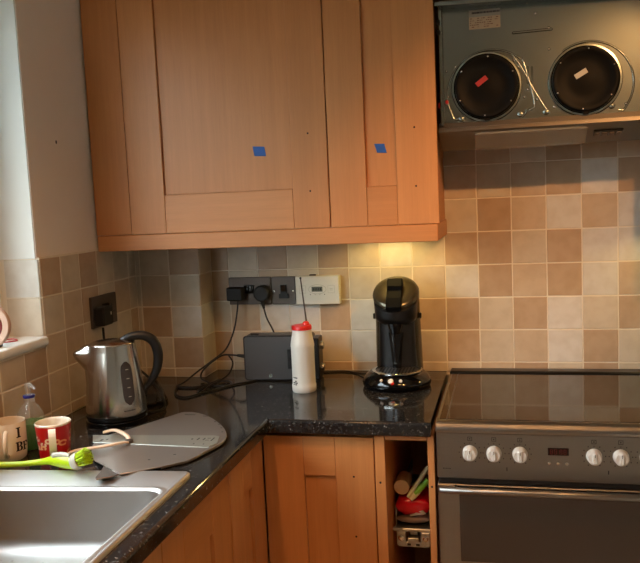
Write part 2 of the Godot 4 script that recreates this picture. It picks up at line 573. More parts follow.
	var bw := (z1 - zs - 0.05) / bays
	for k in bays + 1:
		P(Vector3(xw - 0.001, (ys + yt) / 2, zs + 0.025 + k * bw), Vector3(0.05, yt - ys - .014, 0.048), "frame_bar", M.pvc, win, 0.004)
	P(Vector3(xw - 0.001, ys + 0.032, (zs + z1) / 2), Vector3(0.048, 0.05, z1 - zs), "frame_bar", M.pvc, win, 0.004)
	P(Vector3(xw - 0.001, yt - 0.032, (zs + z1) / 2), Vector3(0.048, 0.05, z1 - zs), "frame_bar", M.pvc, win, 0.004)
	for k in bays:
		P(Vector3(xw - 0.005, (ys + yt) / 2, zs + 0.025 + (k + 0.5) * bw), Vector3(0.006, yt - ys - 0.10, bw - 0.046), "pane", M.pane, win, 0.0)
	# plain white lining of the reveal above the tiles
	P(Vector3(XL - 0.064, (1.3635 + yt) / 2, z0 + 0.0005), Vector3(0.112, yt - 1.3635, 0.006), "reveal_lining", M.white_paint, win, 0.001)
	# the rest of the room
	struct(P(Vector3(0.6, -0.05, 2.3), Vector3(3.7, 0.1, 4.9), "floor", M.floor, self, 0.0))
	struct(P(Vector3(0.6, 2.50, 2.3), Vector3(3.7, 0.1, 4.9), "ceiling", M.ceiling, self, 0.0))
	struct(P(Vector3(2.32, 1.225, 2.3), Vector3(0.1, 2.45, 4.7), "wall_right", M.white_paint, self, 0.0))
	struct(P(Vector3(0.6, 1.225, 4.68), Vector3(3.5, 2.45, 0.1), "wall_front", M.white_paint, self, 0.0))

# ------------------------------------------------------------------ worktop
func worktop() -> void:
	var mb := MB.new()
	var th := 0.038
	# rounded front edge, local (depth, height)
	var edge := func(depth: float) -> PackedVector2Array:
		var q := PackedVector2Array([Vector2(0, 0), Vector2(0, -th), Vector2(depth - 0.004, -th)])
		for i in 7:
			var a := -PI / 2 + PI / 2 * i / 6
			q.append(Vector2(depth - 0.006 + 0.006 * cos(a), -th + 0.006 + 0.006 * sin(a)))
		for i in 7:
			var a := PI / 2 * i / 6
			q.append(Vector2(depth - 0.009 + 0.009 * cos(a), -0.009 + 0.009 * sin(a)))
		return q
	var fx := XL + 0.600
	# back run, along x: local x -> z, y -> y, z -> x
	mb.xf = Transform3D(Basis(Vector3(0, 0, 1), Vector3(0, 1, 0), Vector3(-1, 0, 0)), Vector3(-0.004, WT, 0.002))
	mb.slab(edge.call(0.598), 0, -0.004 - fx, 0)
	# left run along z; the sink is let into it
	mb.xf = Transform3D(Basis(Vector3(1, 0, 0), Vector3(0, 1, 0), Vector3(0, 0, 1)), Vector3(XL + 0.002, WT, 0.59))
	var sx1 := -0.489 - (XL + 0.002)
	mb.xf.origin.z = 0.002
	mb.slab(edge.call(0.598), 0.588, 1.043, 0)
	mb.slab(PackedVector2Array([Vector2(0, 0), Vector2(0, -th), Vector2(0.598, -th), Vector2(0.598, 0)]), 0.112, 0.588, 0)
	mb.slab(PackedVector2Array([Vector2(0.231, 0), Vector2(0.231, -th), Vector2(0.598, -th), Vector2(0.598, 0)]), 0.0, 0.112, 0)
	mb.slab(edge.call(0.598), 1.50, 2.03, 0)
	var strip := PackedVector2Array()
	for q in edge.call(0.598): strip.append(Vector2(maxf(q.x, sx1), q.y))
	mb.slab(strip, 1.043, 1.50, 0)
	mb.slab(PackedVector2Array([Vector2(0, 0), Vector2(0, -th), Vector2(0.05, -th), Vector2(0.05, 0)]), 1.043, 1.50, 0)
	mb.xf = Transform3D(Basis(Vector3.RIGHT, -PI / 2), Vector3(0, WT - th, 0))
	mb.slab(PackedVector2Array([Vector2(-0.985, -1.044), Vector2(-0.985, -1.076), Vector2(-0.75, -1.057), Vector2(-0.60, -1.044)]), 0, th, 0)
	tag(part(mb, "worktop", M.granite, self), "black speckled L-shaped worktop running round the corner", "worktop")
	# worktop to the right of the cooker
	mb = MB.new()
	mb.xf = Transform3D(Basis(Vector3(0, 0, 1), Vector3(0, 1, 0), Vector3(-1, 0, 0)), Vector3(1.30, WT, 0.002))
	mb.slab(edge.call(0.598), 0, 0.68, 0)
	tag(part(mb, "worktop", M.granite, self), "black speckled straight worktop beyond the right side of the cooker", "worktop")

# ------------------------------------------------------------------ cabinets
# a framed door in local x (width), y (height), front at z = 0; origin at its lower left corner
func door(parent: Node, w: float, h: float, sl: float, sr: float, rail: float, holes := []) -> Node3D:
	var d := node("door", parent)
	var t := 0.02
	P(Vector3(sl / 2, h / 2, -t / 2), Vector3(sl - 0.0006, h, t), "stile", wood(), d, 0.0012)
	P(Vector3(w - sr / 2, h / 2, -t / 2), Vector3(sr - 0.0006, h, t), "stile", wood(), d, 0.0012)
	P(Vector3((sl + w - sr) / 2, rail / 2, -t / 2 - .0002), Vector3(w - sl - sr - .0006, rail, t), "rail", wood(false), d, 0.0012)
	P(Vector3((sl + w - sr) / 2, h - rail / 2, -t / 2 - .0002), Vector3(w - sl - sr - .0006, rail, t), "rail", wood(false), d, 0.0012)
	P(Vector3((sl + w - sr) / 2, h / 2, -t / 2 - 0.004), Vector3(w - sl - sr - .0008, h - 2 * rail - .0008, 0.010), "panel", wood(), d, 0.0006)
	for q in holes:
		part(MB.new().slab(circle(0.0028, 10, q), -0.001, 0.0004), "screw_hole", M.hole, d)
	return d

func carcass(o: Node, w: float, h: float, depth: float, side_m: Material, shelf := true) -> void:
	var s := 0.018
	P(Vector3(s / 2, h / 2, depth / 2), Vector3(s, h, depth), "side_panel", side_m, o)
	P(Vector3(w - s / 2, h / 2, depth / 2), Vector3(s, h, depth), "side_panel", side_m, o)
	P(Vector3(w / 2, s / 2, depth / 2), Vector3(w - 2 * s - .0004, s, depth - .002), "bottom_panel", M.carcass, o)
	P(Vector3(w / 2, h - s / 2, depth / 2), Vector3(w - 2 * s - .0004, s, depth - .002), "top_panel", M.carcass, o)
	P(Vector3(w / 2, h / 2, 0.006), Vector3(w - 2 * s - .0004, h - 2 * s - .0004, 0.008), "back_panel", M.carcass, o)
	if shelf: P(Vector3(w / 2, h / 2, depth / 2), Vector3(w - 2 * s - .001, 0.016, depth - 0.03), "shelf", M.carcass, o)

func base_units() -> void:
	var yb := 0.143; var h := 0.715; var ch := 0.729
	var o := thing("base_cabinet", "beech framed base cabinet under the back worktop, left of the open gap", "cabinet", Vector3(-0.460, yb, 0.0))
	var cab := node("body", o); cab.position = Vector3(0.0, 0, 0.02)
	carcass(cab, 0.302, ch, 0.528, M.carcass)
	door(o, 0.3040, h, 0.1120, 0.105, 0.108, [Vector2(0.248, 0.607), Vector2(0.248, 0.441)]).position = Vector3(-0.002, 0, 0.57)
	# left run; its fronts look along +x
	for q in [[0.5725, 0.2640, 0.094, 0.100, "narrow beech base cabinet in the inner corner beside the sink cabinet"], [0.8385, 0.984, 0.102, 0.115, "wide two-door beech base cabinet below the steel sink"]]:
		var c := thing("base_cabinet", q[4], "cabinet", Vector3(XL + 0.0, yb, q[0] + q[1]), PI / 2)
		var body := node("body", c); body.position = Vector3(0.0, 0, 0.02)
		var s := 0.018
		P(Vector3(s / 2, ch / 2, 0.264), Vector3(s, ch, 0.528), "side_panel", M.carcass, body)
		P(Vector3(q[1] - s / 2, ch / 2, 0.264), Vector3(s, ch, 0.528), "side_panel", M.carcass, body)
		P(Vector3(q[1] / 2, s / 2, 0.264), Vector3(q[1] - 2 * s - .0004, s, 0.526), "bottom_panel", M.carcass, body)
		P(Vector3(q[1] / 2, ch / 2, 0.006), Vector3(q[1] - 2 * s - .0004, ch - 2 * s, 0.008), "back_panel", M.carcass, body)
		if q[1] > 0.5:
			door(c, 0.599, h, 0.105, 0.105, 0.108).position = Vector3(0.002, 0, 0.57)
			door(c, 0.378, h, q[2], q[3], 0.108).position = Vector3(0.604, 0, 0.57)
		else:
			door(c, q[1] - 0.004, h, q[2], q[3], 0.108).position = Vector3(0.002, 0, 0.57)
	# plinths
	tag(P(Vector3(-0.215, 0.071, 0.51), Vector3(0.50, 0.142, 0.018), "plinth", M.wood_h1, self), "beech plinth board under the back base cabinets", "plinth")
	tag(P(Vector3(XL + 0.51, 0.071, 1.215), Vector3(0.018, 0.142, 1.21), "plinth", M.wood_h2, self), "beech plinth board under the sink side cabinets", "plinth")
	var r := thing("base_cabinet", "beech base cabinet beyond the right side of the cooker", "cabinet", Vector3(0.64, yb, 0.0))
	var rb := node("body", r); rb.position = Vector3(0, 0, 0.02)
	carcass(rb, 0.60, ch, 0.528, M.carcass)
	door(r, 0.596, h, 0.105, 0.105, 0.108).position = Vector3(0.002, 0, 0.57)
	tag(P(Vector3(0.94, 0.071, 0.51), Vector3(0.60, 0.142, 0.018), "plinth", M.wood_h1, self), "beech plinth board to the right of the cooker", "plinth")

func wall_units() -> void:
	var yd := 1.4069; var zf := 0.3546; var h := 0.895
	# filler next to the left wall
	tag(P(Vector3((XL - 0.9165) / 2 + .0003, yd + h / 2, zf - 0.011), Vector3(-0.9165 - XL - .001, h, 0.02), "filler_panel", M.wood_v1, self), "plain beech filler strip between left wall and wide wall cabinet", "panel")
	var o := thing("wall_cabinet", "wide beech wall cabinet with framed door and blue tape mark", "cabinet", Vector3(-0.915, yd, 0.0))
	var body := node("body", o); body.position = Vector3(0.0, 0.0, 0.116)
	carcass(body, 0.619, h, 0.216, M.carcass, false)
	door(o, 0.6195, h, 0.1138, 0.107, 0.114, [Vector2(0.565, 0.2695), Vector2(0.565, 0.106)]).position = Vector3(0.0, 0, zf)
	o = thing("wall_cabinet", "narrow beech wall cabinet with framed door next to the hood", "cabinet", Vector3(-0.2935, yd, 0.0))
	body = node("body", o); body.position = Vector3(0.0, 0.0, 0.002)
	carcass(body, 0.2975, h, 0.330, M.wood_v0, false)
	door(o, 0.3075, h, 0.1065, 0.1150, 0.110, [Vector2(0.246, 0.267), Vector2(0.246, 0.106)]).position = Vector3(0.0005, 0, zf)
	# light pelmet under the cabinets, with its return on the right
	var p := thing("pelmet", "beech pelmet board below the wall cabinets, hiding the lamp", "pelmet", Vector3(XL + .001, 1.357, 0.0))
	P(Vector3(0.5215, 0.0245, zf - 0.011), Vector3(1.043, 0.0485, 0.02), "board", M.wood_h0, p, 0.002)
	P(Vector3(1.032, 0.0245, 0.170), Vector3(0.02, 0.0485, 0.336), "return_board", M.wood_h3, p, 0.002)
	# right of the hood, a unit of the same kind
	o = thing("wall_cabinet", "beech wall cabinet beyond the right side of the hood", "cabinet", Vector3(0.640, yd, 0.0))
	body = node("body", o); body.position = Vector3(0.0, 0.0, 0.002)
	carcass(body, 0.60, h, 0.330, M.wood_v2, false)
	door(o, 0.5975, h, 0.105, 0.105, 0.112).position = Vector3(0.001, 0, zf)
	p = thing("pelmet", "beech pelmet board to the right of the hood", "pelmet", Vector3(0.640, 1.357, 0.0))
	P(Vector3(0.30, 0.0245, zf - 0.011), Vector3(0.60, 0.0485, 0.02), "board", M.wood_h0, p, 0.002)
	P(Vector3(0.01, 0.0245, 0.170), Vector3(0.02, 0.0485, 0.336), "return_board", M.wood_h3, p, 0.002)
	# bridge above the hood
	o = thing("bridge_cabinet", "dark recess of the bridging cabinet above the hood", "cabinet", Vector3(0.0165, 2.045, 0.0))
	P(Vector3(0.31, 0.009, 0.166), Vector3(0.62, 0.018, 0.328), "bottom_panel", M.carcass, o)
	P(Vector3(0.31, 0.13, 0.335), Vector3(0.618, 0.222, 0.02), "door", wood(), o)
	# masking tape
	var tp := MB.new().slab(PackedVector2Array([Vector2(-0.0195, 0.0145), Vector2(0.0165, 0.0120), Vector2(0.020, -0.0155), Vector2(-0.0150, -0.0135)]), 0, 0.0005)
	var t1 := part(tp, "masking_tape", M.tape, self); t1.position = Vector3(-0.4995, 1.6350, zf - 0.0088)
	tag(t1, "blue masking tape scrap on the panel of the wide wall cabinet", "tape")
	tp = MB.new().slab(PackedVector2Array([Vector2(-0.018, 0.0135), Vector2(0.0115, 0.0120), Vector2(0.0125, 0.004), Vector2(0.0175, -0.0140), Vector2(-0.0105, -0.0120), Vector2(-0.0125, -0.002)]), 0, 0.0005)
	t1 = part(tp, "masking_tape", M.tape, self); t1.position = Vector3(-0.1440, 1.6225, zf - 0.0088)
	tag(t1, "blue masking tape scrap on the narrow wall cabinet door", "tape")

# ------------------------------------------------------------------ extractor hood
func extractor_hood() -> void:
	var o := thing("extractor_hood", "opened grey metal cooker hood with two round black filters", "hood", Vector3(0.02, 1.60, 0.0))
	# local x = world x - .02, y = world y - 1.60
	P(Vector3(0.302, 0.235, 0.14), Vector3(0.585, 0.30, 0.24), "casing", M.galvanised, o, 0.002)
	P(Vector3(0.302, 0.240, 0.2985), Vector3(0.580, 0.322, 0.003), "face_plate", M.galvanised, o, 0.0006)
	# side and top flanges
	for x in [0.0085, 0.596]:
		var f := P(Vector3(x, 0.235, 0.3035), Vector3(0.009, 0.322, 0.030), "side_flange", M.galvanised, o, 0.001)
	for y in [0.354, 0.327]:
		P(Vector3(0.0040, y, 0.3205), Vector3(0.009, 0.013, 0.008), "flange_notch", M.black, o, 0.0005)
	var mb := MB.new().slab(PackedVector2Array([Vector2(-0.003, 0.404), Vector2(-0.004, 0.393), Vector2(0.60, 0.378), Vector2(0.604, 0.392)]), 0.300, 0.346, 0.001)
	part(mb, "top_flange", M.galvanised, o)
	# volute ridges, filters
	for q in [[0.129, 0.174, 0.1405, 0.1555, 0.118, -1.0], [0.387, 0.1735, 0.396, 0.160, 0.1135, 1.0]]:
		var pts := []
		if q[5] < 0:
			for i in 41:
				var a := deg_to_rad(212 - i * 170.0 / 40)
				pts.append(Vector3(q[2] + cos(a) * q[4], q[3] + sin(a) * q[4], 0.2993))
		else:
			for i in 41:
				var a := deg_to_rad(-40 + i * 165.0 / 40)
				pts.append(Vector3(q[2] + cos(a) * q[4], q[3] + sin(a) * q[4], 0.2993))
		if q[5] < 0:
			for e in [Vector3(0.2560, 0.122, 0.2993), Vector3(0.238, 0.104, 0.2993), Vector3(0.222, 0.086, 0.2993)]: pts.append(e)
			pts.push_front(Vector3(0.0685, 0.088, 0.2993)); pts.push_front(Vector3(0.062, 0.084, 0.2993))
		else:
			pts.push_front(Vector3(0.470, 0.088, 0.2993))
		part(MB.new().tube(curve(pts), 0.0032, 8), "volute_ridge", M.galvanised, o)
		# raised collar and filter
		mb = MB.new(); mb.xf = Transform3D(Basis(Vector3.RIGHT, PI / 2), Vector3(q[0], q[1], 0.3))
		mb.lathe([Vector2(0.086, 0.0), Vector2(0.0955, 0.0), Vector2(0.0955, 0.005), Vector2(0.0935, 0.0075), Vector2(0.0885, 0.008), Vector2(0.086, 0.006)], 48, false, false)
		part(mb, "collar", M.galvanised, o)
		var fl := node("filter", o); fl.position = Vector3(q[0], q[1], 0.3)
		mb = MB.new(); mb.xf = Transform3D(Basis(Vector3.RIGHT, PI / 2), Vector3.ZERO)
		mb.lathe([Vector2(0.0, 0.0), Vector2(0.0845, 0.0), Vector2(0.0845, 0.020), Vector2(0.082, 0.024), Vector2(0.074, 0.025), Vector2(0.070, 0.0225), Vector2(0.040, 0.0215), Vector2(0.024, 0.0235), Vector2(0.0, 0.024)], 48, false, false)
		part(mb, "cartridge", M.charcoal, fl)
		for k in 6:
			var a := TAU * k / 6 + (1.47 if q[5] > 0 else 1.5)
			mb = MB.new(); mb.xf = Transform3D(Basis(Vector3.RIGHT, PI / 2), Vector3(cos(a) * 0.0785, sin(a) * 0.0785, 0.0245))
			mb.lathe([Vector2(0.0022, 0), Vector2(0.0020, 0.0012), Vector2(0, 0.002)], 10, true, false)
			part(mb, "rivet", M.polished, fl)
		P(Vector3(0.0, -0.086, 0.010), Vector3(0.014, 0.012, 0.016), "latch_tab", M.charcoal, fl)
		var lb := P(Vector3.ZERO, Vector3(0.034, 0.0135, 0.0008), "sticker", M.red_label if q[5] < 0 else M.pale_label, fl, 0.0002)
		lb.transform = Transform3D(Basis(Vector3(0, 0, 1), 0.62 if q[5] < 0 else 0.52), Vector3(-0.012, 0.014, 0.0242))
	# the far arm of the second scroll, crossing towards the first filter
	part(MB.new().tube(curve([Vector3(0.199, 0.256, 0.2993), Vector3(0.222, 0.222, 0.2993), Vector3(0.250, 0.168, 0.2993), Vector3(0.275, 0.122, 0.2993), Vector3(0.292, 0.096, 0.2993)]), 0.0026, 8), "volute_ridge", M.galvanised, o)
	# pressed ribs
	P(Vector3(0.239, 0.198, 0.3005), Vector3(0.005, 0.046, 0.004), "rib", M.galvanised, o, 0.0015)
	P(Vector3(0.2505, 0.197, 0.3005), Vector3(0.005, 0.046, 0.004), "rib", M.galvanised, o, 0.0015)
	mb = MB.new(); mb.xf = Transform3D(Basis(Vector3(0, 0, 1), 0.01), Vector3(0.2530, 0.3130, 0.3005))
	mb.box(Vector3.ZERO, Vector3(0.106, 0.007, 0.005), 0.002)
	part(mb, "rib", M.galvanised, o)
	for q in [[0.262, 0.359], [0.296, 0.318], [0.240, 0.389], [0.021, 0.225], [0.024, 0.155], [0.046, 0.235], [0.046, 0.198], [0.052, 0.094], [0.2015, 0.163], [0.238, 0.160], [0.229, 0.140], [0.2195, 0.093], [0.262, 0.132], [0.2825, 0.096], [0.306, 0.108], [0.296, 0.262], [0.4725, 0.188], [0.469, 0.150], [0.455, 0.104], [0.490, 0.104], [0.204, 0.240], [0.214, 0.221]]:
		mb = MB.new(); mb.xf = Transform3D(Basis(Vector3.RIGHT, PI / 2), Vector3(q[0], q[1], 0.2995))
		mb.lathe([Vector2(0.0038, 0), Vector2(0.0036, 0.0018), Vector2(0.0020, 0.0034), Vector2(0, 0.0038)], 12, true, false)
		part(mb, "screw", M.polished, o)
	for q in [[0.2860, 0.096], [0.2185, 0.0945], [0.0590, 0.0930], [0.4545, 0.1010]]:
		mb = MB.new(); mb.xf = Transform3D(Basis(Vector3.RIGHT, PI / 2), Vector3(q[0], q[1], 0.2995))
		mb.lathe([Vector2(0.0085, 0), Vector2(0.008, 0.004), Vector2(0.005, 0.006), Vector2(0, 0.0055)], 16, true, false)
		part(mb, "boss", M.galvanised, o)
	part(MB.new().box(Vector3(0.0205, 0.1405, 0.304), Vector3(0.009, 0.012, 0.01), 0.003), "red_clip", M.hinge_red, o)
	part(MB.new().box(Vector3(0.0005, 0.132, 0.3085), Vector3(0.006, 0.016, 0.008), 0.002), "red_clip", M.hinge_red, o)
	# rating plate with fine print
	var im := Image.create(128, 72, false, Image.FORMAT_RGB8); im.fill(Color(0.62, 0.56, 0.47))
	im.fill_rect(Rect2i(0, 0, 128, 26), Color(0.50, 0.50, 0.47))
	im.fill_rect(Rect2i(12, 7, 108, 7), Color(0.12, 0.11, 0.10))
	var r := RandomNumberGenerator.new(); r.seed = 9
	for k in 60: im.fill_rect(Rect2i(12 + k * 2, 7, 1, 7), Color(0.46, 0.46, 0.43) if r.randf() < .4 else Color(.14, .13, .12))
	for row in 5:
		var x := 4
		while x < 118:
			var w := 2 + r.randi() % 9
			if r.randf() < 0.6: im.fill_rect(Rect2i(x, 30 + row * 8, w, 3), Color(0.40, 0.27, 0.20))
			x += w + 3
	var pm := mat(Color(1, 1, 1), 0.35); pm.albedo_texture = tex(im)
	P(Vector3(0.1280, 0.3565, 0.3006), Vector3(0.084, 0.051, 0.0008), "rating_plate", pm, o, 0.0)
	# lip below the plate and the sloping underside with lamp lens and switches
	mb = MB.new()
	mb.xf = Transform3D(Basis(Vector3(0, 0, 1), Vector3(0, 1, 0), Vector3(-1, 0, 0)), Vector3(0.602, 0, 0))
	mb.slab(PackedVector2Array([Vector2(0.292, 0.082), Vector2(0.306, 0.082), Vector2(0.310, 0.069), Vector2(0.338, 0.066), Vector2(0.340, 0.056), Vector2(0.334, 0.054), Vector2(0.215, 0.011), Vector2(0.20, 0.012), Vector2(0.02, 0.075), Vector2(0.02, 0.082)]), 0.0, 0.604, 0.0)
	part(mb, "visor", M.hood_paint, o)
	var slope := atan2(0.043, 0.119)
	var sf := Transform3D(Basis(Vector3.RIGHT, PI / 2 - slope), Vector3(0.0, 0.0325, 0.2745))
	mb = MB.new(); mb.xf = sf
	mb.slab(round_rect(0.298, 0.112, 0.010, 4, Vector2(0.243, 0.0)), -0.002, 0.007, 0.002)
	part(mb, "lamp_lens", M.lens, o, "translucent lamp cover")
	mb = MB.new(); mb.xf = sf
	mb.slab(round_rect(0.076, 0.036, 0.003, 3, Vector2(0.447, 0.004)), -0.002, 0.003, 0.001)
	var sp := part(mb, "switch_panel", M.black, o)
	for k in 4:
		mb = MB.new(); mb.xf = sf
		mb.box(Vector3(0.419 + k * 0.0185, 0.004, 0.005), Vector3(0.013, 0.018, 0.006), 0.002)
		part(mb, "switch", M.dark_nickel, sp)

# ------------------------------------------------------------------ cooker
func cooker() -> void:
	var o := thing("electric_cooker", "stainless steel cooker with glass hob, white knobs and oven door", "cooker", Vector3(0.0115, 0.0, 0.0))
	var w := 0.587
	var cx := w / 2
	P(Vector3(cx, 0.45, 0.315), Vector3(w - 0.006, 0.88, 0.585), "body", M.black, o, 0.002)
	# hob: black tray, glass and steel side trims
	var hob := node("hob", o)
	P(Vector3(cx, 0.900, 0.325), Vector3(w, 0.034, 0.555), "hob_frame", M.black, hob, 0.002)
	P(Vector3(cx, 0.9195, 0.350), Vector3(w - 0.014, 0.005, 0.500), "hob_glass", M.hob_glass, hob, 0.0015)
	P(Vector3(cx, 0.916, 0.055), Vector3(w, 0.022, 0.050), "rear_strip", M.black, hob, 0.004)
	for s in [[0.0045, 0.007], [0.0265, 0.0035]]:
		P(Vector3(s[0], 0.9212, 0.352), Vector3(s[1], 0.0035, 0.500), "hob_trim", M.steel if s[0] < .01 else M.dark_nickel, hob, 0.0008)
		P(Vector3(w - s[0], 0.9212, 0.352), Vector3(s[1], 0.0035, 0.500), "hob_trim", M.steel if s[0] < .01 else M.dark_nickel, hob, 0.0008)
	# rounded steel front rail and fascia
	var q := PackedVector2Array([Vector2(0.588, 0.893), Vector2(0.588, 0.921)])
	for i in 9:
		var a := PI / 2 - (PI * 0.5) * i / 8
		q.append(Vector2(0.602 + cos(a) * 0.022, 0.899 + sin(a) * 0.022))
	q.append(Vector2(0.622, 0.893))
	var mb := MB.new()
	mb.xf = Transform3D(Basis(Vector3(0, 0, 1), Vector3(0, 1, 0), Vector3(-1, 0, 0)), Vector3(w, 0, 0))
	mb.slab(q, 0.0, w, 0.0)
	part(mb, "front_rail", M.steel, o)
	P(Vector3(cx, 0.834, 0.600), Vector3(w, 0.118, 0.040), "fascia", M.steel, o, 0.002)
	# knobs
	for x in [0.083, 0.1415, 0.204, 0.377, 0.438, 0.498]:
		var k := node("knob", o); k.position = Vector3(x, 0.843, 0.620)
		mb = MB.new(); mb.xf = Transform3D(Basis(Vector3.RIGHT, PI / 2), Vector3.ZERO)
		mb.lathe([Vector2(0.0185, 0), Vector2(0.0185, 0.004), Vector2(0.0178, 0.008), Vector2(0.0168, 0.020), Vector2(0.0145, 0.0235), Vector2(0, 0.0245)], 28, true, false)
		part(mb, "knob_body", M.knob, k)
		mb = MB.new()
		mb.slab(round_rect(0.013, 0.029, 0.006), 0.010, 0.0275, 0.003)
		part(mb, "grip", M.knob, k)
		P(Vector3(0, 0.0085, 0.0277), Vector3(0.0014, 0.008, 0.0006), "pointer", M.faint_ink, k, 0.0001)
		# printed ring sign above and scale marks round it
		var z := 0.6204
		for e in [[0, 0.0395, 0.010, 0.0012], [0, 0.0305, 0.010, 0.0012], [-0.005, 0.035, 0.0012, 0.010], [0.005, 0.035, 0.0012, 0.010], [0, 0.035, 0.003, 0.003], [0.0, 0.024, 0.0012, 0.004]]:
			P(Vector3(x + e[0], 0.843 + e[1], z), Vector3(e[2], e[3], 0.0004), "print_mark", M.faint_ink, o, 0.0)
		for e in range(1, 12):
			if e == 6: continue
			var a := PI / 2 - TAU * e / 12
			P(Vector3(x + cos(a) * 0.0265, 0.843 + sin(a) * 0.0265, z), Vector3(0.0022, 0.0026, 0.0004), "print_mark", M.faint_ink, o, 0.0)
	for x in [0.172, 0.410]:
		P(Vector3(x, 0.803, 0.6204), Vector3(0.0022, 0.009, 0.0004), "print_mark", M.ink, o, 0.0)
	for i in 6:
		P(Vector3(0.016 + i * 0.0035, 0.800, 0.6204), Vector3(0.0022, 0.0030 if i % 2 == 0 else 0.0022, 0.0004), "print_mark", M.faint_ink, o, 0.0)
	# clock
	var dsp := P(Vector3(0.2945, 0.851, 0.6195), Vector3(0.049, 0.0185, 0.004), "clock_display", M.display, o, 0.001)
	for i in 4:
		var sx := 0.2785 + i * 0.0095 + (0.003 if i > 1 else 0.0)
		for e in [[-0.0027, 0.0028], [0.0027, 0.0028], [-0.0027, -0.0028], [0.0027, -0.0028]]:
			P(Vector3(sx + e[0], 0.851 + e[1], 0.6216), Vector3(0.0011, 0.0045, 0.0003), "digit_segment", M.segment, dsp, 0.0)
		for e in [0.0055, 0.0, -0.0055]:
			P(Vector3(sx, 0.851 + e, 0.6216), Vector3(0.0042, 0.0010, 0.0003), "digit_segment", M.segment, dsp, 0.0)
	for x in [0.273, 0.2935, 0.314]:
		mb = MB.new(); mb.xf = Transform3D(Basis(Vector3.RIGHT, PI / 2), Vector3(x, 0.8225, 0.6195))
		mb.lathe([Vector2(0.0038, 0), Vector2(0.0036, 0.003), Vector2(0, 0.0038)], 14, true, false)
		part(mb, "button", M.polished, o)
	# oven door
	var d := node("oven_door", o)
	P(Vector3(cx, 0.768, 0.598), Vector3(w - 0.01, 0.014, 0.03), "vent_gap", M.black, o, 0.001)
	P(Vector3(cx, 0.520, 0.603), Vector3(w, 0.478, 0.036), "door_frame", M.steel, d, 0.003)
	P(Vector3(cx, 0.7485, 0.6195), Vector3(w - 0.10, 0.016, 0.0060), "door_top_strip", M.black_gloss, d, 0.0005)
	P(Vector3(cx, 0.6480, 0.6195), Vector3(w - 0.108, 0.180, 0.0055), "door_glass", M.oven_glass, d, 0.001)
	var hb := node("handle", d)
	mb = MB.new(); mb.tube([Vector3(0.010, 0.761, 0.668), Vector3(0.012, 0.761, 0.668), Vector3(w - 0.012, 0.761, 0.668), Vector3(w - 0.010, 0.761, 0.668)], [0.0068, 0.0082, 0.0082, 0.0068], 20)
	part(mb, "bar", M.steel, hb)
	for x in [0.045, w - 0.045]:
		mb = MB.new(); mb.tube([Vector3(x, 0.750, 0.6195), Vector3(x, 0.754, 0.640), Vector3(x, 0.760, 0.664)], [0.0085, 0.006, 0.0065], 14)
		part(mb, "post", M.polished, hb)
	P(Vector3(cx, 0.17, 0.600), Vector3(w, 0.21, 0.036), "lower_drawer", M.steel, o, 0.003)
	for x in [0.05, w - 0.05]:
		for z in [0.08, 0.54]: part(MB.new().lathe([Vector2(0.018, 0), Vector2(0.018, 0.012)], 16, true, true, 1, 1, Vector3(x, 0.0, z)), "foot", M.black, o)

# ------------------------------------------------------------------ sink
func corner_ring(c: Array, inset: float, r: float, y: float, seg := 6) -> PackedVector3Array:
	# c: four corners in xz, counter-clockwise from above or not; inset then round
	var q := PackedVector2Array()
	for i in 4:
		var d0: Vector2 = (c[i] - c[(i + 3) % 4]).normalized(); var d1: Vector2 = (c[(i + 1) % 4] - c[i]).normalized()
		var ctr: Vector2 = (c[0] + c[1] + c[2] + c[3]) / 4
		var n0 := Vector2(-d0.y, d0.x); if n0.dot(ctr - c[i]) < 0: n0 = -n0
		var n1 := Vector2(-d1.y, d1.x); if n1.dot(ctr - c[i]) < 0: n1 = -n1
		q.append(c[i] + (n0 + n1) / (1.0 + n0.dot(n1)) * inset)
	var o := PackedVector3Array()
	for i in 4:
		var a := q[i] + (q[(i + 3) % 4] - q[i]).normalized() * r
		var b := q[i] + (q[(i + 1) % 4] - q[i]).normalized() * r
		for k in seg + 1:
			var t := float(k) / seg
			var pnt := a * (1 - t) * (1 - t) + q[i] * (2 * t * (1 - t) * 0.86 + 0.0) + b * t * t
			var wsum := (1 - t) * (1 - t) + 2 * t * (1 - t) * 0.86 + t * t
			pnt /= wsum
			o.append(Vector3(pnt.x, y, pnt.y))
	return o

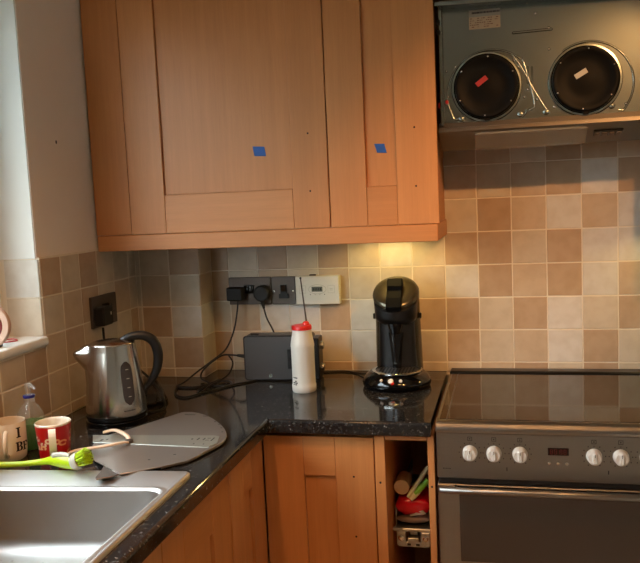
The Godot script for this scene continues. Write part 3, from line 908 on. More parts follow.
func sink() -> void:
	var o := thing("sink", "stainless steel inset sink bowl at the near left of worktop", "sink", Vector3(0, WT, 0))
	# outer outline and bowl, corners in (x, z)
	var out := [Vector2(-0.995, 1.062), Vector2(-0.4775, 1.020), Vector2(-0.4700, 1.52), Vector2(-0.995, 1.52)]
	var bowl := [Vector2(-0.950, 1.136), Vector2(-0.5085, 1.088), Vector2(-0.5085, 1.478), Vector2(-0.950, 1.478)]
	var rings := []
	for a in [[out, 0.0, 0.018, -0.001], [out, 0.0, 0.018, 0.004], [out, 0.003, 0.017, 0.0075], [out, 0.008, 0.015, 0.0080], [bowl, -0.014, 0.045, -0.0075], [bowl, -0.009, 0.042, -0.0085], [bowl, -0.005, 0.040, -0.006], [bowl, 0.0, 0.038, -0.007], [bowl, 0.003, 0.038, -0.012], [bowl, 0.005, 0.040, -0.03], [bowl, 0.008, 0.042, -0.115], [bowl, 0.012, 0.045, -0.132], [bowl, 0.024, 0.05, -0.143], [bowl, 0.045, 0.05, -0.148], [bowl, 0.14, 0.03, -0.151]]:
		rings.append(corner_ring(a[0], a[1], a[2], a[3]))
	var mb := MB.new(); mb.loft(rings.slice(0, 9), true, false, false)
	part(mb, "rim", M.sink_rim, o)
	mb = MB.new(); mb.loft(rings.slice(8), true, false, true)
	part(mb, "bowl", M.sink, o)
	mb = MB.new()
	mb.lathe([Vector2(0.044, 0.0), Vector2(0.044, 0.003), Vector2(0.036, 0.004), Vector2(0.030, 0.001), Vector2(0.0, 0.0005)], 32, false, false, 1, 1, Vector3(-0.83, -0.1508, 1.235))
	part(mb, "waste", M.polished, o)
	# drops of water left in the bowl
	var drops := MB.new()
	var r := RandomNumberGenerator.new(); r.seed = 4
	for i in 70:
		var p := Vector3(r.randf_range(-0.90, -0.60), -0.1482, r.randf_range(1.17, 1.27))
		var s := r.randf_range(0.0015, 0.0042)
		drops.lathe([Vector2(s, -0.003), Vector2(s * 0.9, 0.0004), Vector2(s * 0.5, 0.0012), Vector2(0, 0.0015)], 8, false, false, 1, r.randf_range(0.8, 1.6), p)
	var dm := mat(Color(0.9, 0.92, 0.92, 0.25), 0.0); dm.transparency = BaseMaterial3D.TRANSPARENCY_ALPHA
	var dr := part(drops, "water_drops", dm, self)
	dr.position = Vector3(0, WT, 0)
	tag(dr, "small drops of water on the floor of the steel sink", "water"); dr.set_meta("kind", "stuff")

# ------------------------------------------------------------------ sockets and heating control
func faceplate(called: String, label: String, category: String, w: float, h: float, at: Vector3, turn: float, m: Material) -> Node3D:
	var o := thing(called, label, category, at, turn)
	part(MB.new().slab(round_rect(w, h, 0.003, 3), -0.001, 0.0085, 0.0015), "face_plate", m, o)
	return o

func socket_holes(o: Node, x: float) -> void:
	for e in [[0.0, 0.011, 0.0045, 0.009], [-0.011, -0.011, 0.007, 0.0045], [0.011, -0.011, 0.007, 0.0045]]:
		P(Vector3(x + e[0], e[1], 0.0086), Vector3(e[2], e[3], 0.0008), "pin_hole", M.black, o, 0.0)

func sockets() -> void:
	# double socket on the back wall
	var zt := 0.003
	var o := faceplate("double_socket", "dark metal double socket on the back wall with two plugs", "socket", 0.151, 0.094, Vector3(-0.6635, 1.1870, zt), 0, M.dark_nickel)
	P(Vector3(-0.0035, 0.006, 0.0092), Vector3(0.0365, 0.0315, 0.003), "rocker_surround", M.black, o, 0.001)
	for x in [-0.0125, 0.0055]: P(Vector3(x, 0.006, 0.0125), Vector3(0.0155, 0.026, 0.005), "rocker", M.black_gloss, o, 0.0015)
	for x in [-0.069, 0.0635]:
		var mb := MB.new(); mb.xf = Transform3D(Basis(Vector3.RIGHT, PI / 2), Vector3(x, 0.001, 0.0083))
		mb.lathe([Vector2(0.0032, 0), Vector2(0.003, 0.0012), Vector2(0, 0.0016)], 12, true, false)
		part(mb, "screw", M.polished, o)
	# fused switch
	o = faceplate("fused_switch", "dark metal single switch plate between double socket and heating timer", "switch", 0.0830, 0.094, Vector3(-0.5440, 1.1865, zt), 0, M.dark_nickel)
	P(Vector3(0.0005, -0.003, 0.0098), Vector3(0.023, 0.046, 0.004), "rocker_surround", M.black, o, 0.001)
	P(Vector3(0.0005, -0.0185, 0.011), Vector3(0.033, 0.016, 0.006), "fuse_carrier", M.black, o, 0.001)
	P(Vector3(0.0005, 0.007, 0.0125), Vector3(0.018, 0.022, 0.005), "rocker", M.black_gloss, o, 0.0015)
	for x in [-0.033, 0.0335]:
		var mb := MB.new(); mb.xf = Transform3D(Basis(Vector3.RIGHT, PI / 2), Vector3(x, -0.003, 0.0083))
		mb.lathe([Vector2(0.0038, 0), Vector2(0.0035, 0.0015), Vector2(0, 0.002)], 12, true, false)
		part(mb, "screw", M.polished, o)
	# heating timer
	o = thing("heating_timer", "cream plastic heating timer with small grey screen on the back wall", "timer", Vector3(-0.4215, 1.1875, zt))
	part(MB.new().slab(round_rect(0.150, 0.095, 0.003, 3), -0.001, 0.027, 0.002), "case", M.cream_plastic, o)
	var ring := []
	for i in 41: ring.append(Vector3(cos(TAU * i / 40) * 0.030, sin(TAU * i / 40) * 0.0155 + 0.003, 0.027))
	part(MB.new().tube(ring, 0.0007, 6, false), "dial_outline", M.grey_rubber, o)
	P(Vector3(-0.001, 0.0035, 0.0272), Vector3(0.037, 0.0165, 0.0012), "screen", M.lcd, o, 0.0005)
	for i in 5:
		P(Vector3(-0.0135 + i * 0.0062, 0.0035, 0.028), Vector3(0.0034, 0.008, 0.0003), "digit", M.ink, o, 0.0)
	for x in [0.0475, -0.051]:
		for e in [[0.0, 0.0125, 0.022, 0.0007], [0.0, -0.0125, 0.022, 0.0007], [-0.011, 0.0, 0.0007, 0.025], [0.011, 0.0, 0.0007, 0.025]]:
			P(Vector3(x + e[0], 0.003 + e[1], 0.0271), Vector3(e[2], e[3], 0.0006), "flap_line", M.grey_rubber, o, 0.0)
		for k in 2: P(Vector3(x, 0.005 - k * 0.005, 0.0271), Vector3(0.011, 0.0012, 0.0004), "print_mark", M.grey_rubber, o, 0.0)
	for k in 4: P(Vector3(-0.024 + k * 0.016, -0.0145, 0.0271), Vector3(0.0026, 0.0026, 0.0006), "print_mark", M.ink if k in [0, 3] else M.grey_rubber, o, 0.0)
	P(Vector3(-0.0175, 0.049, 0.012), Vector3(0.022, 0.007, 0.012), "top_clip", M.dark_nickel, o, 0.002)
	# socket on the left wall
	o = faceplate("wall_socket", "dark metal socket on the left wall above the kettle", "socket", 0.153, 0.096, Vector3(XL + zt - 0.001, 1.1768, 0.3565), PI / 2, M.dark_nickel)
	P(Vector3(0.004, 0.006, 0.0092), Vector3(0.0365, 0.0315, 0.003), "rocker_surround", M.black, o, 0.001)
	for x in [-0.005, 0.013]: P(Vector3(x, 0.006, 0.0125), Vector3(0.0155, 0.026, 0.005), "rocker", M.black_gloss, o, 0.0015)
	socket_holes(o, 0.045)

func plug(parent: Node, at: Vector3, turn: float, square: bool) -> void:
	var p := node("plug", parent)
	p.position = at; p.rotation.y = turn
	var shape := round_rect(0.053, 0.046, 0.006, 4) if square else circle(0.0245, 24)
	part(MB.new().slab(shape, 0.0, 0.030 if square else 0.026, 0.004), "plug_body", M.black_rubber, p)
	var mb := MB.new()
	mb.tube([Vector3(0.0, -0.018, 0.013), Vector3(0.0, -0.030, 0.013), Vector3(0.0, -0.046, 0.012)], [0.0075, 0.0065, 0.0042], 10)
	part(mb, "strain_relief", M.black_rubber, p)

# ------------------------------------------------------------------ kettle
func kettle() -> void:
	var at := Vector3(-0.853, WT, 0.640)
	var turn := deg_to_rad(27)
	var o := thing("kettle", "brushed steel jug kettle with black handle on its power base", "kettle", at, turn)
	var mb := MB.new()
	mb.lathe([Vector2(0.0, 0.0), Vector2(0.082, 0.0), Vector2(0.084, 0.004), Vector2(0.083, 0.012), Vector2(0.079, 0.015), Vector2(0.0, 0.016)], 48, false, false)
	part(mb, "power_base", M.black_gloss, o)
	mb = MB.new()
	mb.lathe([Vector2(0.0, 0.0165), Vector2(0.079, 0.0165), Vector2(0.0815, 0.020), Vector2(0.0815, 0.027), Vector2(0.0, 0.0275)], 48, false, false)
	part(mb, "foot_ring", M.black, o)
	# steel jug, slightly conical, spout drawn from the same rings towards -x
	var rings := []
	var prof := [[0.0275, 0.0805], [0.036, 0.0812], [0.070, 0.0790], [0.110, 0.0750], [0.150, 0.0700], [0.165, 0.0680], [0.180, 0.0655], [0.190, 0.0640], [0.1965, 0.0630], [0.2, 0.0625], [0.207, 0.0618], [0.215, 0.0610]]
	for j in prof.size():
		var r := PackedVector3Array()
		for i in 64:
			var a := TAU * i / 64
			var y: float = prof[j][0]
			var rad: float = prof[j][1]
			var off := absf(wrapf(a - PI, -PI, PI))
			var lift := smoothstep(0.135, 0.196, y) * (1.0 - 0.62 * smoothstep(0.197, 0.216, y))
			var out := 0.040 * lift * exp(-pow(off / 0.27, 2.0))
			r.append(Vector3(cos(a) * (rad + out), y, sin(a) * (rad + out)))
		rings.append(r)
	mb = MB.new(); mb.loft(rings, true, true, true)
	part(mb, "jug", M.kettle_steel, o)
	mb = MB.new()
	mb.lathe([Vector2(0.0610, 0.2155), Vector2(0.0600, 0.2185), Vector2(0.052, 0.2215), Vector2(0.030, 0.2250), Vector2(0.0, 0.2260)], 48, true, false)
	part(mb, "lid", M.kettle_steel, o)
	# handle towards +x
	var pts := curve([Vector3(0.026, 0.2200, 0.0), Vector3(0.052, 0.2300, 0.0), Vector3(0.086, 0.2290, 0.0), Vector3(0.111, 0.2100, 0.0), Vector3(0.120, 0.1750, 0.0), Vector3(0.114, 0.1350, 0.0), Vector3(0.098, 0.1050, 0.0), Vector3(0.083, 0.0850, 0.0), Vector3(0.0775, 0.066, 0.0)], 0.008)
	var radii := []
	for i in pts.size():
		var t := float(i) / (pts.size() - 1)
		radii.append(0.0095 + 0.0045 * sin(PI * clampf(t * 1.15, 0, 1)) - 0.004 * maxf(0, t - 0.8) * 5)
	mb = MB.new(); mb.tube(pts, radii, 14)
	part(mb, "handle", M.black, o)
	# water gauge, turned to the room
	var gz := 0.115
	var gr := 0.0745
	var poly := PackedVector3Array()
	var gm := MB.new()
	var grings := []
	for j in 13:
		var yy := 0.058 + 0.115 * j / 12
		var hw := 0.0165 * sqrt(clampf(1.0 - pow(absf(j / 6.0 - 1.0), 5.0), 0.03, 1))
		var rr: float = lerpf(0.0800, 0.0672, (yy - 0.058) / 0.115) + 0.0012
		var ring := PackedVector3Array()
		for i in 9:
			var a := deg_to_rad(62) + (i / 4.0 - 1.0) * hw / rr
			ring.append(Vector3(cos(a) * rr, yy, sin(a) * rr))
		grings.append(ring)
	gm.loft(grings, false, false, false)
	var gauge := part(gm, "water_gauge", M.gauge, o)
	for k in 4:
		var yy := 0.080 + 0.024 * k
		var rr: float = lerpf(0.0800, 0.0672, (yy - 0.058) / 0.115) + 0.002
		var a := deg_to_rad(62)
		mb = MB.new(); mb.xf = Transform3D(Basis(Vector3.UP, PI / 2 - a), Vector3(cos(a) * rr, yy, sin(a) * rr))
		mb.box(Vector3(0.001, 0, 0), Vector3(0.008, 0.0012, 0.0006), 0.0)
		part(mb, "scale_mark", M.pale_label, gauge)
	for k in 9:
		var a := deg_to_rad(74 - k * 2.6)
		mb = MB.new(); mb.xf = Transform3D(Basis(Vector3.UP, PI / 2 - a), Vector3(cos(a) * 0.0810, 0.043, sin(a) * 0.0810))
		mb.box(Vector3.ZERO, Vector3(0.0026, 0.0030 if k % 3 == 0 else 0.0022, 0.0006), 0.0)
		part(mb, "print_mark", M.faint_ink, o)
	# flex up to the plug on the left wall, and its slack behind the handle
	var inv := o.transform.affine_inverse()
	var cord := [Vector3(-0.920, 0.918, 0.600), Vector3(-0.95, 0.914, 0.52), Vector3(-0.985, 0.914, 0.44), Vector3(-1.004, 0.97, 0.405), Vector3(-1.010, 1.05, 0.398), Vector3(-1.012, 1.128, 0.397)]
	var lc := []
	for c in cord: lc.append(inv * c)
	part(MB.new().tube(curve(lc, 0.01), 0.0036, 8), "flex", M.black_rubber, o)
	cord = [Vector3(-0.800, 0.916, 0.573), Vector3(-0.770, 0.914, 0.520), Vector3(-0.800, 0.95, 0.475), Vector3(-0.842, 1.010, 0.490), Vector3(-0.868, 1.030, 0.515), Vector3(-0.895, 1.0, 0.52), Vector3(-0.93, 0.925, 0.50), Vector3(-0.955, 0.915, 0.49)]
	lc = []
	for c in cord: lc.append(inv * c)
	part(MB.new().tube(curve(lc, 0.01), 0.0034, 8), "flex", M.black_rubber, o)
	var pg := node("plug", o)
	pg.transform = inv * Transform3D(Basis(Vector3.UP, PI / 2), Vector3(XL + 0.0105, 1.1650, 0.397))
	part(MB.new().slab(round_rect(0.060, 0.058, 0.006, 4), 0.0, 0.034, 0.004), "plug_body", M.black_rubber, pg)
	P(Vector3(0.0145, 0.006, 0.0345), Vector3(0.007, 0.009, 0.001), "sticker", M.pale_label, pg, 0.0)
	# smoky glass dome behind the kettle
	var j := thing("smoky_glass_dish", "low smoky glass dish with dark rim behind the kettle handle", "dish", Vector3(-0.857, WT, 0.455))
	mb = MB.new()
	mb.lathe([Vector2(0.060, 0.001), Vector2(0.064, 0.004), Vector2(0.0645, 0.009), Vector2(0.061, 0.012)], 40, true, false)
	part(mb, "rim", M.black_gloss, j)
	mb = MB.new()
	mb.lathe([Vector2(0.060, 0.012), Vector2(0.054, 0.034), Vector2(0.044, 0.058), Vector2(0.034, 0.070), Vector2(0.0, 0.074)], 40, false, false)
	part(mb, "dome", M.smoke, j)

# ------------------------------------------------------------------ radio
func radio() -> void:
	var o := thing("radio", "dark grey table radio with raised aerial behind the white bottle", "radio", Vector3(-0.532, WT, 0.128), deg_to_rad(3))
	var mb := MB.new(); mb.xf = Transform3D(Basis.IDENTITY, Vector3(0, 0.0755, 0))
	mb.slab(round_rect(0.222, 0.143, 0.008, 4), -0.040, 0.034, 0.003)
	part(mb, "case", M.radio, o)
	mb = MB.new(); mb.xf = Transform3D(Basis.IDENTITY, Vector3(0, 0.0755, 0))
	mb.slab(round_rect(0.226, 0.147, 0.010, 4), 0.0338, 0.0370, 0.001)
	part(mb, "rear_trim", M.radio_dark, o)
	mb = MB.new(); mb.xf = Transform3D(Basis.IDENTITY, Vector3(0, 0.0755, 0))
	mb.slab(round_rect(0.217, 0.138, 0.008, 4), 0.0368, 0.0390, 0.0008)
	part(mb, "back_cover", M.radio, o)
	P(Vector3(0.0545, 0.0720, 0.0385), Vector3(0.044, 0.064, 0.003), "connector_panel", M.black, o, 0.001)
	for k in 2: P(Vector3(0.047, 0.087 - k * 0.030, 0.0402), Vector3(0.020, 0.018, 0.002), "connector", M.radio_dark, o, 0.001)
	mb = MB.new(); mb.xf = Transform3D(Basis.IDENTITY, Vector3(-0.026, 0.018, 0.0385))
	mb.slab(circle(0.0055, 16), 0.0, 0.0012); part(mb, "badge", M.galvanised, o)
	for x in [-0.085, 0.085]: P(Vector3(x, 0.002, 0.0), Vector3(0.03, 0.004, 0.06), "foot", M.black_rubber, o)
	# a black side block with knobs, right
	P(Vector3(0.1235, 0.070, -0.002), Vector3(0.023, 0.135, 0.070), "side_block", M.black, o, 0.003)
	for y in [0.110, 0.040]:
		mb = MB.new(); mb.xf = Transform3D(Basis(Vector3(0, 0, 1), -PI / 2), Vector3(0.134, y, 0.006))
		mb.lathe([Vector2(0.013, 0), Vector2(0.013, 0.010), Vector2(0.011, 0.013), Vector2(0, 0.0135)], 20, true, false)
		part(mb, "side_knob", M.drip, o)
	for x in [-0.080]:
		P(Vector3(x, 0.1485, 0.010), Vector3(0.026, 0.004, 0.012), "top_button", M.radio_dark, o, 0.001)
	# aerial
	mb = MB.new(); mb.tube([Vector3(0.094, 0.143, -0.012), Vector3(0.0915, 0.163, -0.013), Vector3(0.0760, 0.3250, -0.016)], [0.0042, 0.0030, 0.0022], 8)
	part(mb, "aerial", M.dark_nickel, o)
	part(MB.new().lathe([Vector2(0.0, -0.004), Vector2(0.0034, -0.002), Vector2(0.0034, 0.002), Vector2(0, 0.004)], 10, false, false, 1, 1, Vector3(0.0760, 0.327, -0.016)), "aerial_tip", M.black, o)
	# plug, flex and its coil on the worktop
	var inv := o.transform.affine_inverse()
	var pg := node("plug", o)
	pg.transform = inv * Transform3D(Basis.IDENTITY, Vector3(-0.7085, 1.1800, 0.0125))
	part(MB.new().slab(round_rect(0.057, 0.046, 0.005, 4), 0.0, 0.036, 0.004), "plug_body", M.black_rubber, pg)
	var cable := func(pts: Array, r: float) -> void:
		var l := []
		for c in pts: l.append(inv * c)
		part(MB.new().tube(curve(l, 0.008), r, 8), "flex", M.cable, o)
	cable.call([Vector3(-0.702, 1.160, 0.030), Vector3(-0.701, 1.125, 0.045), Vector3(-0.710, 1.060, 0.065), Vector3(-0.735, 1.000, 0.085), Vector3(-0.775, 0.965, 0.120), Vector3(-0.805, 0.942, 0.170), Vector3(-0.832, 0.918, 0.225), Vector3(-0.843, 0.9135, 0.262), Vector3(-0.822, 0.9135, 0.275), Vector3(-0.775, 0.9135, 0.272), Vector3(-0.745, 0.9135, 0.225), Vector3(-0.733, 0.9145, 0.170)], 0.0031)
	cable.call([Vector3(-0.646, 0.985, 0.140), Vector3(-0.668, 0.988, 0.140), Vector3(-0.700, 0.987, 0.125), Vector3(-0.735, 0.985, 0.120), Vector3(-0.765, 0.968, 0.135), Vector3(-0.790, 0.946, 0.150), Vector3(-0.800, 0.930, 0.158), Vector3(-0.790, 0.918, 0.180), Vector3(-0.755, 0.9165, 0.215), Vector3(-0.715, 0.9135, 0.255), Vector3(-0.680, 0.9135, 0.255), Vector3(-0.672, 0.9135, 0.225), Vector3(-0.690, 0.9135, 0.190), Vector3(-0.720, 0.9155, 0.200), Vector3(-0.730, 0.9155, 0.260), Vector3(-0.728, 0.9135, 0.330)], 0.0031)
	cable.call([Vector3(-0.715, 0.985, 0.118), Vector3(-0.700, 0.960, 0.122), Vector3(-0.705, 0.930, 0.150), Vector3(-0.722, 0.9175, 0.200), Vector3(-0.745, 0.9135, 0.260), Vector3(-0.752, 0.9135, 0.315)], 0.0029)
	cable.call([Vector3(-0.838, 0.9135, 0.262), Vector3(-0.826, 0.9135, 0.310), Vector3(-0.795, 0.9135, 0.375), Vector3(-0.755, 0.9135, 0.395), Vector3(-0.725, 0.9135, 0.345), Vector3(-0.690, 0.9135, 0.285), Vector3(-0.655, 0.9135, 0.225), Vector3(-0.625, 0.9135, 0.195), Vector3(-0.600, 0.9135, 0.155)], 0.0033)
	mb = MB.new()
	var b0: Vector3 = inv * Vector3(-0.644, 0.985, 0.140); var b1: Vector3 = inv * Vector3(-0.676, 0.989, 0.140)
	mb.tube([b0, b1], [0.0068, 0.0045], 10)
	part(mb, "flex_connector", M.black_rubber, o)

# ------------------------------------------------------------------ bottle
func spray_bottle() -> void:
	var o := thing("cleaning_bottle", "white plastic bottle with red cap in front of the radio", "bottle", Vector3(-0.4140, WT, 0.285))
	var mb := MB.new()
	mb.lathe([Vector2(0.0, 0.0), Vector2(0.034, 0.0), Vector2(0.0365, 0.003), Vector2(0.037, 0.020), Vector2(0.0352, 0.024), Vector2(0.0352, 0.030), Vector2(0.0352, 0.135), Vector2(0.0362, 0.139), Vector2(0.0360, 0.144), Vector2(0.0345, 0.153), Vector2(0.0310, 0.172), Vector2(0.0292, 0.184), Vector2(0.0292, 0.190), Vector2(0.0, 0.190)], 40, false, false)
	part(mb, "bottle_body", M.white_plastic, o)
	mb = MB.new()
	mb.lathe([Vector2(0.0, 0.190), Vector2(0.0305, 0.190), Vector2(0.0305, 0.2), Vector2(0.0285, 0.203), Vector2(0.0, 0.204)], 36, false, false)
	var cap := part(mb, "cap", M.red_plastic, o)
	part(MB.new().lathe([Vector2(0.011, 0.2035), Vector2(0.0095, 0.211), Vector2(0.006, 0.214), Vector2(0, 0.2145)], 20, true, false, 1, 1, Vector3(0.014, 0, 0.0)), "flip_spout", M.red_plastic, cap)
	# blocks of unreadable black print at the left of the label
	var r := RandomNumberGenerator.new(); r.seed = 12
	for row in 10:
		for k in 6:
			if r.randf() < 0.25: continue
			var a := deg_to_rad(138 - k * 5.2)
			var y := 0.062 - row * 0.0052
			if row == 4: continue
			mb = MB.new(); mb.xf = Transform3D(Basis(Vector3.UP, PI / 2 - a), Vector3(cos(a) * 0.0353, y, sin(a) * 0.0353))
			mb.box(Vector3.ZERO, Vector3(0.0030, r.randf_range(0.0026, 0.0042), 0.0005), 0.0)
			if row > 2 or (row == 1 and k < 3): part(mb, "print_mark", M.ink, o)

# ------------------------------------------------------------------ coffee machine
func coffee_machine() -> void:
	var o := thing("coffee_machine", "black pod coffee machine with round base and silver drip tray", "coffee machine", Vector3(-0.1420, WT, 0.200))
	# round base
	var mb := MB.new()
	mb.lathe([Vector2(0.0, 0.0), Vector2(0.096, 0.0), Vector2(0.103, 0.005), Vector2(0.1055, 0.014), Vector2(0.103, 0.024), Vector2(0.094, 0.036), Vector2(0.082, 0.046), Vector2(0.078, 0.048), Vector2(0.0, 0.048)], 56, false, false)
	part(mb, "base", M.black_gloss, o)
	mb = MB.new()
	mb.lathe([Vector2(0.066, 0.0482), Vector2(0.0765, 0.0482), Vector2(0.0765, 0.0515), Vector2(0.073, 0.0535), Vector2(0.066, 0.0525)], 48, false, false, 1, 1, Vector3(0.004, 0, 0.010))
	var tray := part(mb, "drip_tray_rim", M.polished, o)
	mb = MB.new()
	mb.lathe([Vector2(0.0, 0.0482), Vector2(0.0655, 0.0482), Vector2(0.0655, 0.0500), Vector2(0.0, 0.0505)], 48, false, false, 1, 1, Vector3(0.004, 0, 0.010))
	part(mb, "drip_tray", M.drip, o)
	for i in 11:
		var x := -0.05 + i * 0.010
		var hl := sqrt(0.061 * 0.061 - x * x)
		P(Vector3(x + 0.004, 0.0508, 0.010), Vector3(0.0042, 0.0012, hl * 2 - 0.012), "tray_slot", M.black, tray, 0.0)
	# tower: an oval column set at the back, its top cut off on a slant
	var tilt := deg_to_rad(34)
	var lid_y := 0.281
	var lid_z := -0.045
	var oval := func(hw: float, zb: float, zf: float, y: float, n: int) -> PackedVector3Array:
		var q := PackedVector3Array()
		for i in n:
			var a := TAU * i / n
			var zz := (zb + zf) / 2 + (zf - zb) / 2 * signf(sin(a)) * pow(absf(sin(a)), 0.8)
			q.append(Vector3(cos(a) * hw, y, zz))
		return q
	var cut := func(q: PackedVector3Array, under: float) -> PackedVector3Array:
		for i in q.size(): q[i].y = lid_y - under - (q[i].z - lid_z) * tan(tilt)
		return q
	var rings := []
	for e in [[0.02, 0.0735, -0.140, -0.025], [0.05, 0.073, -0.140, -0.028], [0.15, 0.0710, -0.130, -0.028], [0.21, 0.0695, -0.122, -0.026]]:
		rings.append(oval.call(e[1], e[2], e[3], e[0], 40))
	rings.append(cut.call(oval.call(0.0700, -0.108, -0.020, 0.24, 40), 0.012))
	mb = MB.new(); mb.loft(rings)
	part(mb, "tower", M.gunmetal, o)
	rings = []
	for e in [[0.048, 0.060, -0.09, -0.0195], [0.12, 0.058, -0.09, -0.021], [0.222, 0.057, -0.09, -0.019]]:
		rings.append(oval.call(e[1], e[2], e[3], e[0], 32))
	mb = MB.new(); mb.loft(rings)
	part(mb, "front_column", M.black, o)
	# brewing head that juts out above the cups
	rings = []
	for e in [[0.186, 0.045, -0.07, -0.004], [0.196, 0.058, -0.08, 0.012], [0.206, 0.0645, -0.09, 0.018]]:
		rings.append(oval.call(e[1], e[2], e[3], e[0], 40))
	rings.append(cut.call(oval.call(0.0680, -0.100, 0.019, 0.24, 40), 0.011))
	mb = MB.new(); mb.loft(rings)
	part(mb, "brewing_head", M.black, o)
	mb = MB.new(); mb.loft([oval.call(0.014, -0.022, 0.004, 0.158, 20), oval.call(0.020, -0.026, 0.008, 0.172, 20), oval.call(0.026, -0.034, 0.010, 0.190, 20)])
	part(mb, "spout", M.black_gloss, o)
	mb = MB.new(); mb.loft([oval.call(0.013, -0.026, -0.008, 0.050, 20), oval.call(0.018, -0.028, -0.010, 0.110, 20), oval.call(0.024, -0.03, -0.012, 0.160, 20)])
	part(mb, "inner_column", M.black_gloss, o)
	# shallow domed lid on the slant, with its lever
	var lx := Transform3D(Basis(Vector3.RIGHT, tilt), Vector3(0.0, lid_y, lid_z))
	mb = MB.new(); mb.xf = lx
	mb.lathe([Vector2(0.0690, -0.013), Vector2(0.0720, -0.010), Vector2(0.0722, -0.002), Vector2(0.0690, 0.005), Vector2(0.0600, 0.010), Vector2(0.042, 0.0145), Vector2(0.020, 0.0165), Vector2(0.0, 0.017)], 48, true, false, 1.0, 1.06)
	part(mb, "lid", M.gunmetal, o)
	var lever := MB.new(); lever.xf = lx * Transform3D(Basis(Vector3.UP, -PI / 2), Vector3.ZERO)
	# side outline of the lever in (towards the front, up), extruded across
	lever.slab(PackedVector2Array([Vector2(-0.020, 0.015), Vector2(-0.020, 0.040), Vector2(-0.016, 0.043), Vector2(0.012, 0.036), Vector2(0.018, 0.026), Vector2(0.048, 0.020), Vector2(0.077, 0.008), Vector2(0.079, -0.006), Vector2(0.074, -0.006), Vector2(0.070, 0.001), Vector2(0.040, 0.012), Vector2(0.000, 0.015)]), -0.0235, 0.0235, 0.002)
	part(lever, "lever", M.lever, o)
	for s in [-1, 1]:
		P(Vector3(s * 0.0715, 0.206, -0.060), Vector3(0.008, 0.018, 0.012), "hinge_lug", M.black, o, 0.002)
	# buttons on the front of the base
	for e in [[-0.034, 0.0052, M.knob, false], [-0.005, 0.0085, M.white_plastic, true], [0.024, 0.0052, M.knob, false]]:
		var x: float = e[0]
		var zr := sqrt(0.094 * 0.094 - x * x)
		mb = MB.new(); mb.xf = Transform3D(Basis(Vector3.UP, atan2(x, zr)) * Basis(Vector3.RIGHT, deg_to_rad(40)), Vector3(x, 0.0335, zr + 0.001))
		mb.lathe([Vector2(e[1], -0.002), Vector2(e[1], 0.002), Vector2(e[1] * 0.8, 0.0036), Vector2(0, 0.004)], 20, true, false)
		var bt := part(mb, "button", e[2], o)
		if e[3]:
			mb = MB.new(); mb.xf = Transform3D(Basis(Vector3.RIGHT, deg_to_rad(40)), Vector3(x + 0.0055, 0.0285, zr + 0.0055))
			mb.lathe([Vector2(0.0055, -0.001), Vector2(0.005, 0.0015), Vector2(0, 0.002)], 16, true, false)
			part(mb, "power_mark", M.red_plastic, bt)
	# flex: from under the base, along the wall behind the radio and up to the round plug
	var inv := o.transform.affine_inverse()
	var l := []
	for c in [Vector3(-0.215, 0.930, 0.135), Vector3(-0.255, 0.920, 0.095), Vector3(-0.290, 0.9135, 0.060), Vector3(-0.340, 0.9135, 0.030), Vector3(-0.400, 0.9135, 0.040), Vector3(-0.460, 0.9135, 0.050), Vector3(-0.540, 0.930, 0.055), Vector3(-0.565, 1.000, 0.055), Vector3(-0.575, 1.050, 0.048), Vector3(-0.600, 1.095, 0.036), Vector3(-0.612, 1.130, 0.027)]: l.append(inv * c)
	part(MB.new().tube(curve(l, 0.008), 0.0031, 8), "flex", M.cable, o)
	var pg := node("plug", o)
	pg.transform = inv * Transform3D(Basis.IDENTITY, Vector3(-0.6155, 1.1800, 0.0125))
	part(MB.new().slab(circle(0.0275, 24), 0.0, 0.030, 0.005), "plug_body", M.black_rubber, pg)
	part(MB.new().tube([Vector3(0, -0.018, 0.015), Vector3(0.001, -0.035, 0.015), Vector3(0.004, -0.052, 0.014)], [0.008, 0.007, 0.0042], 10), "strain_relief", M.black_rubber, pg)

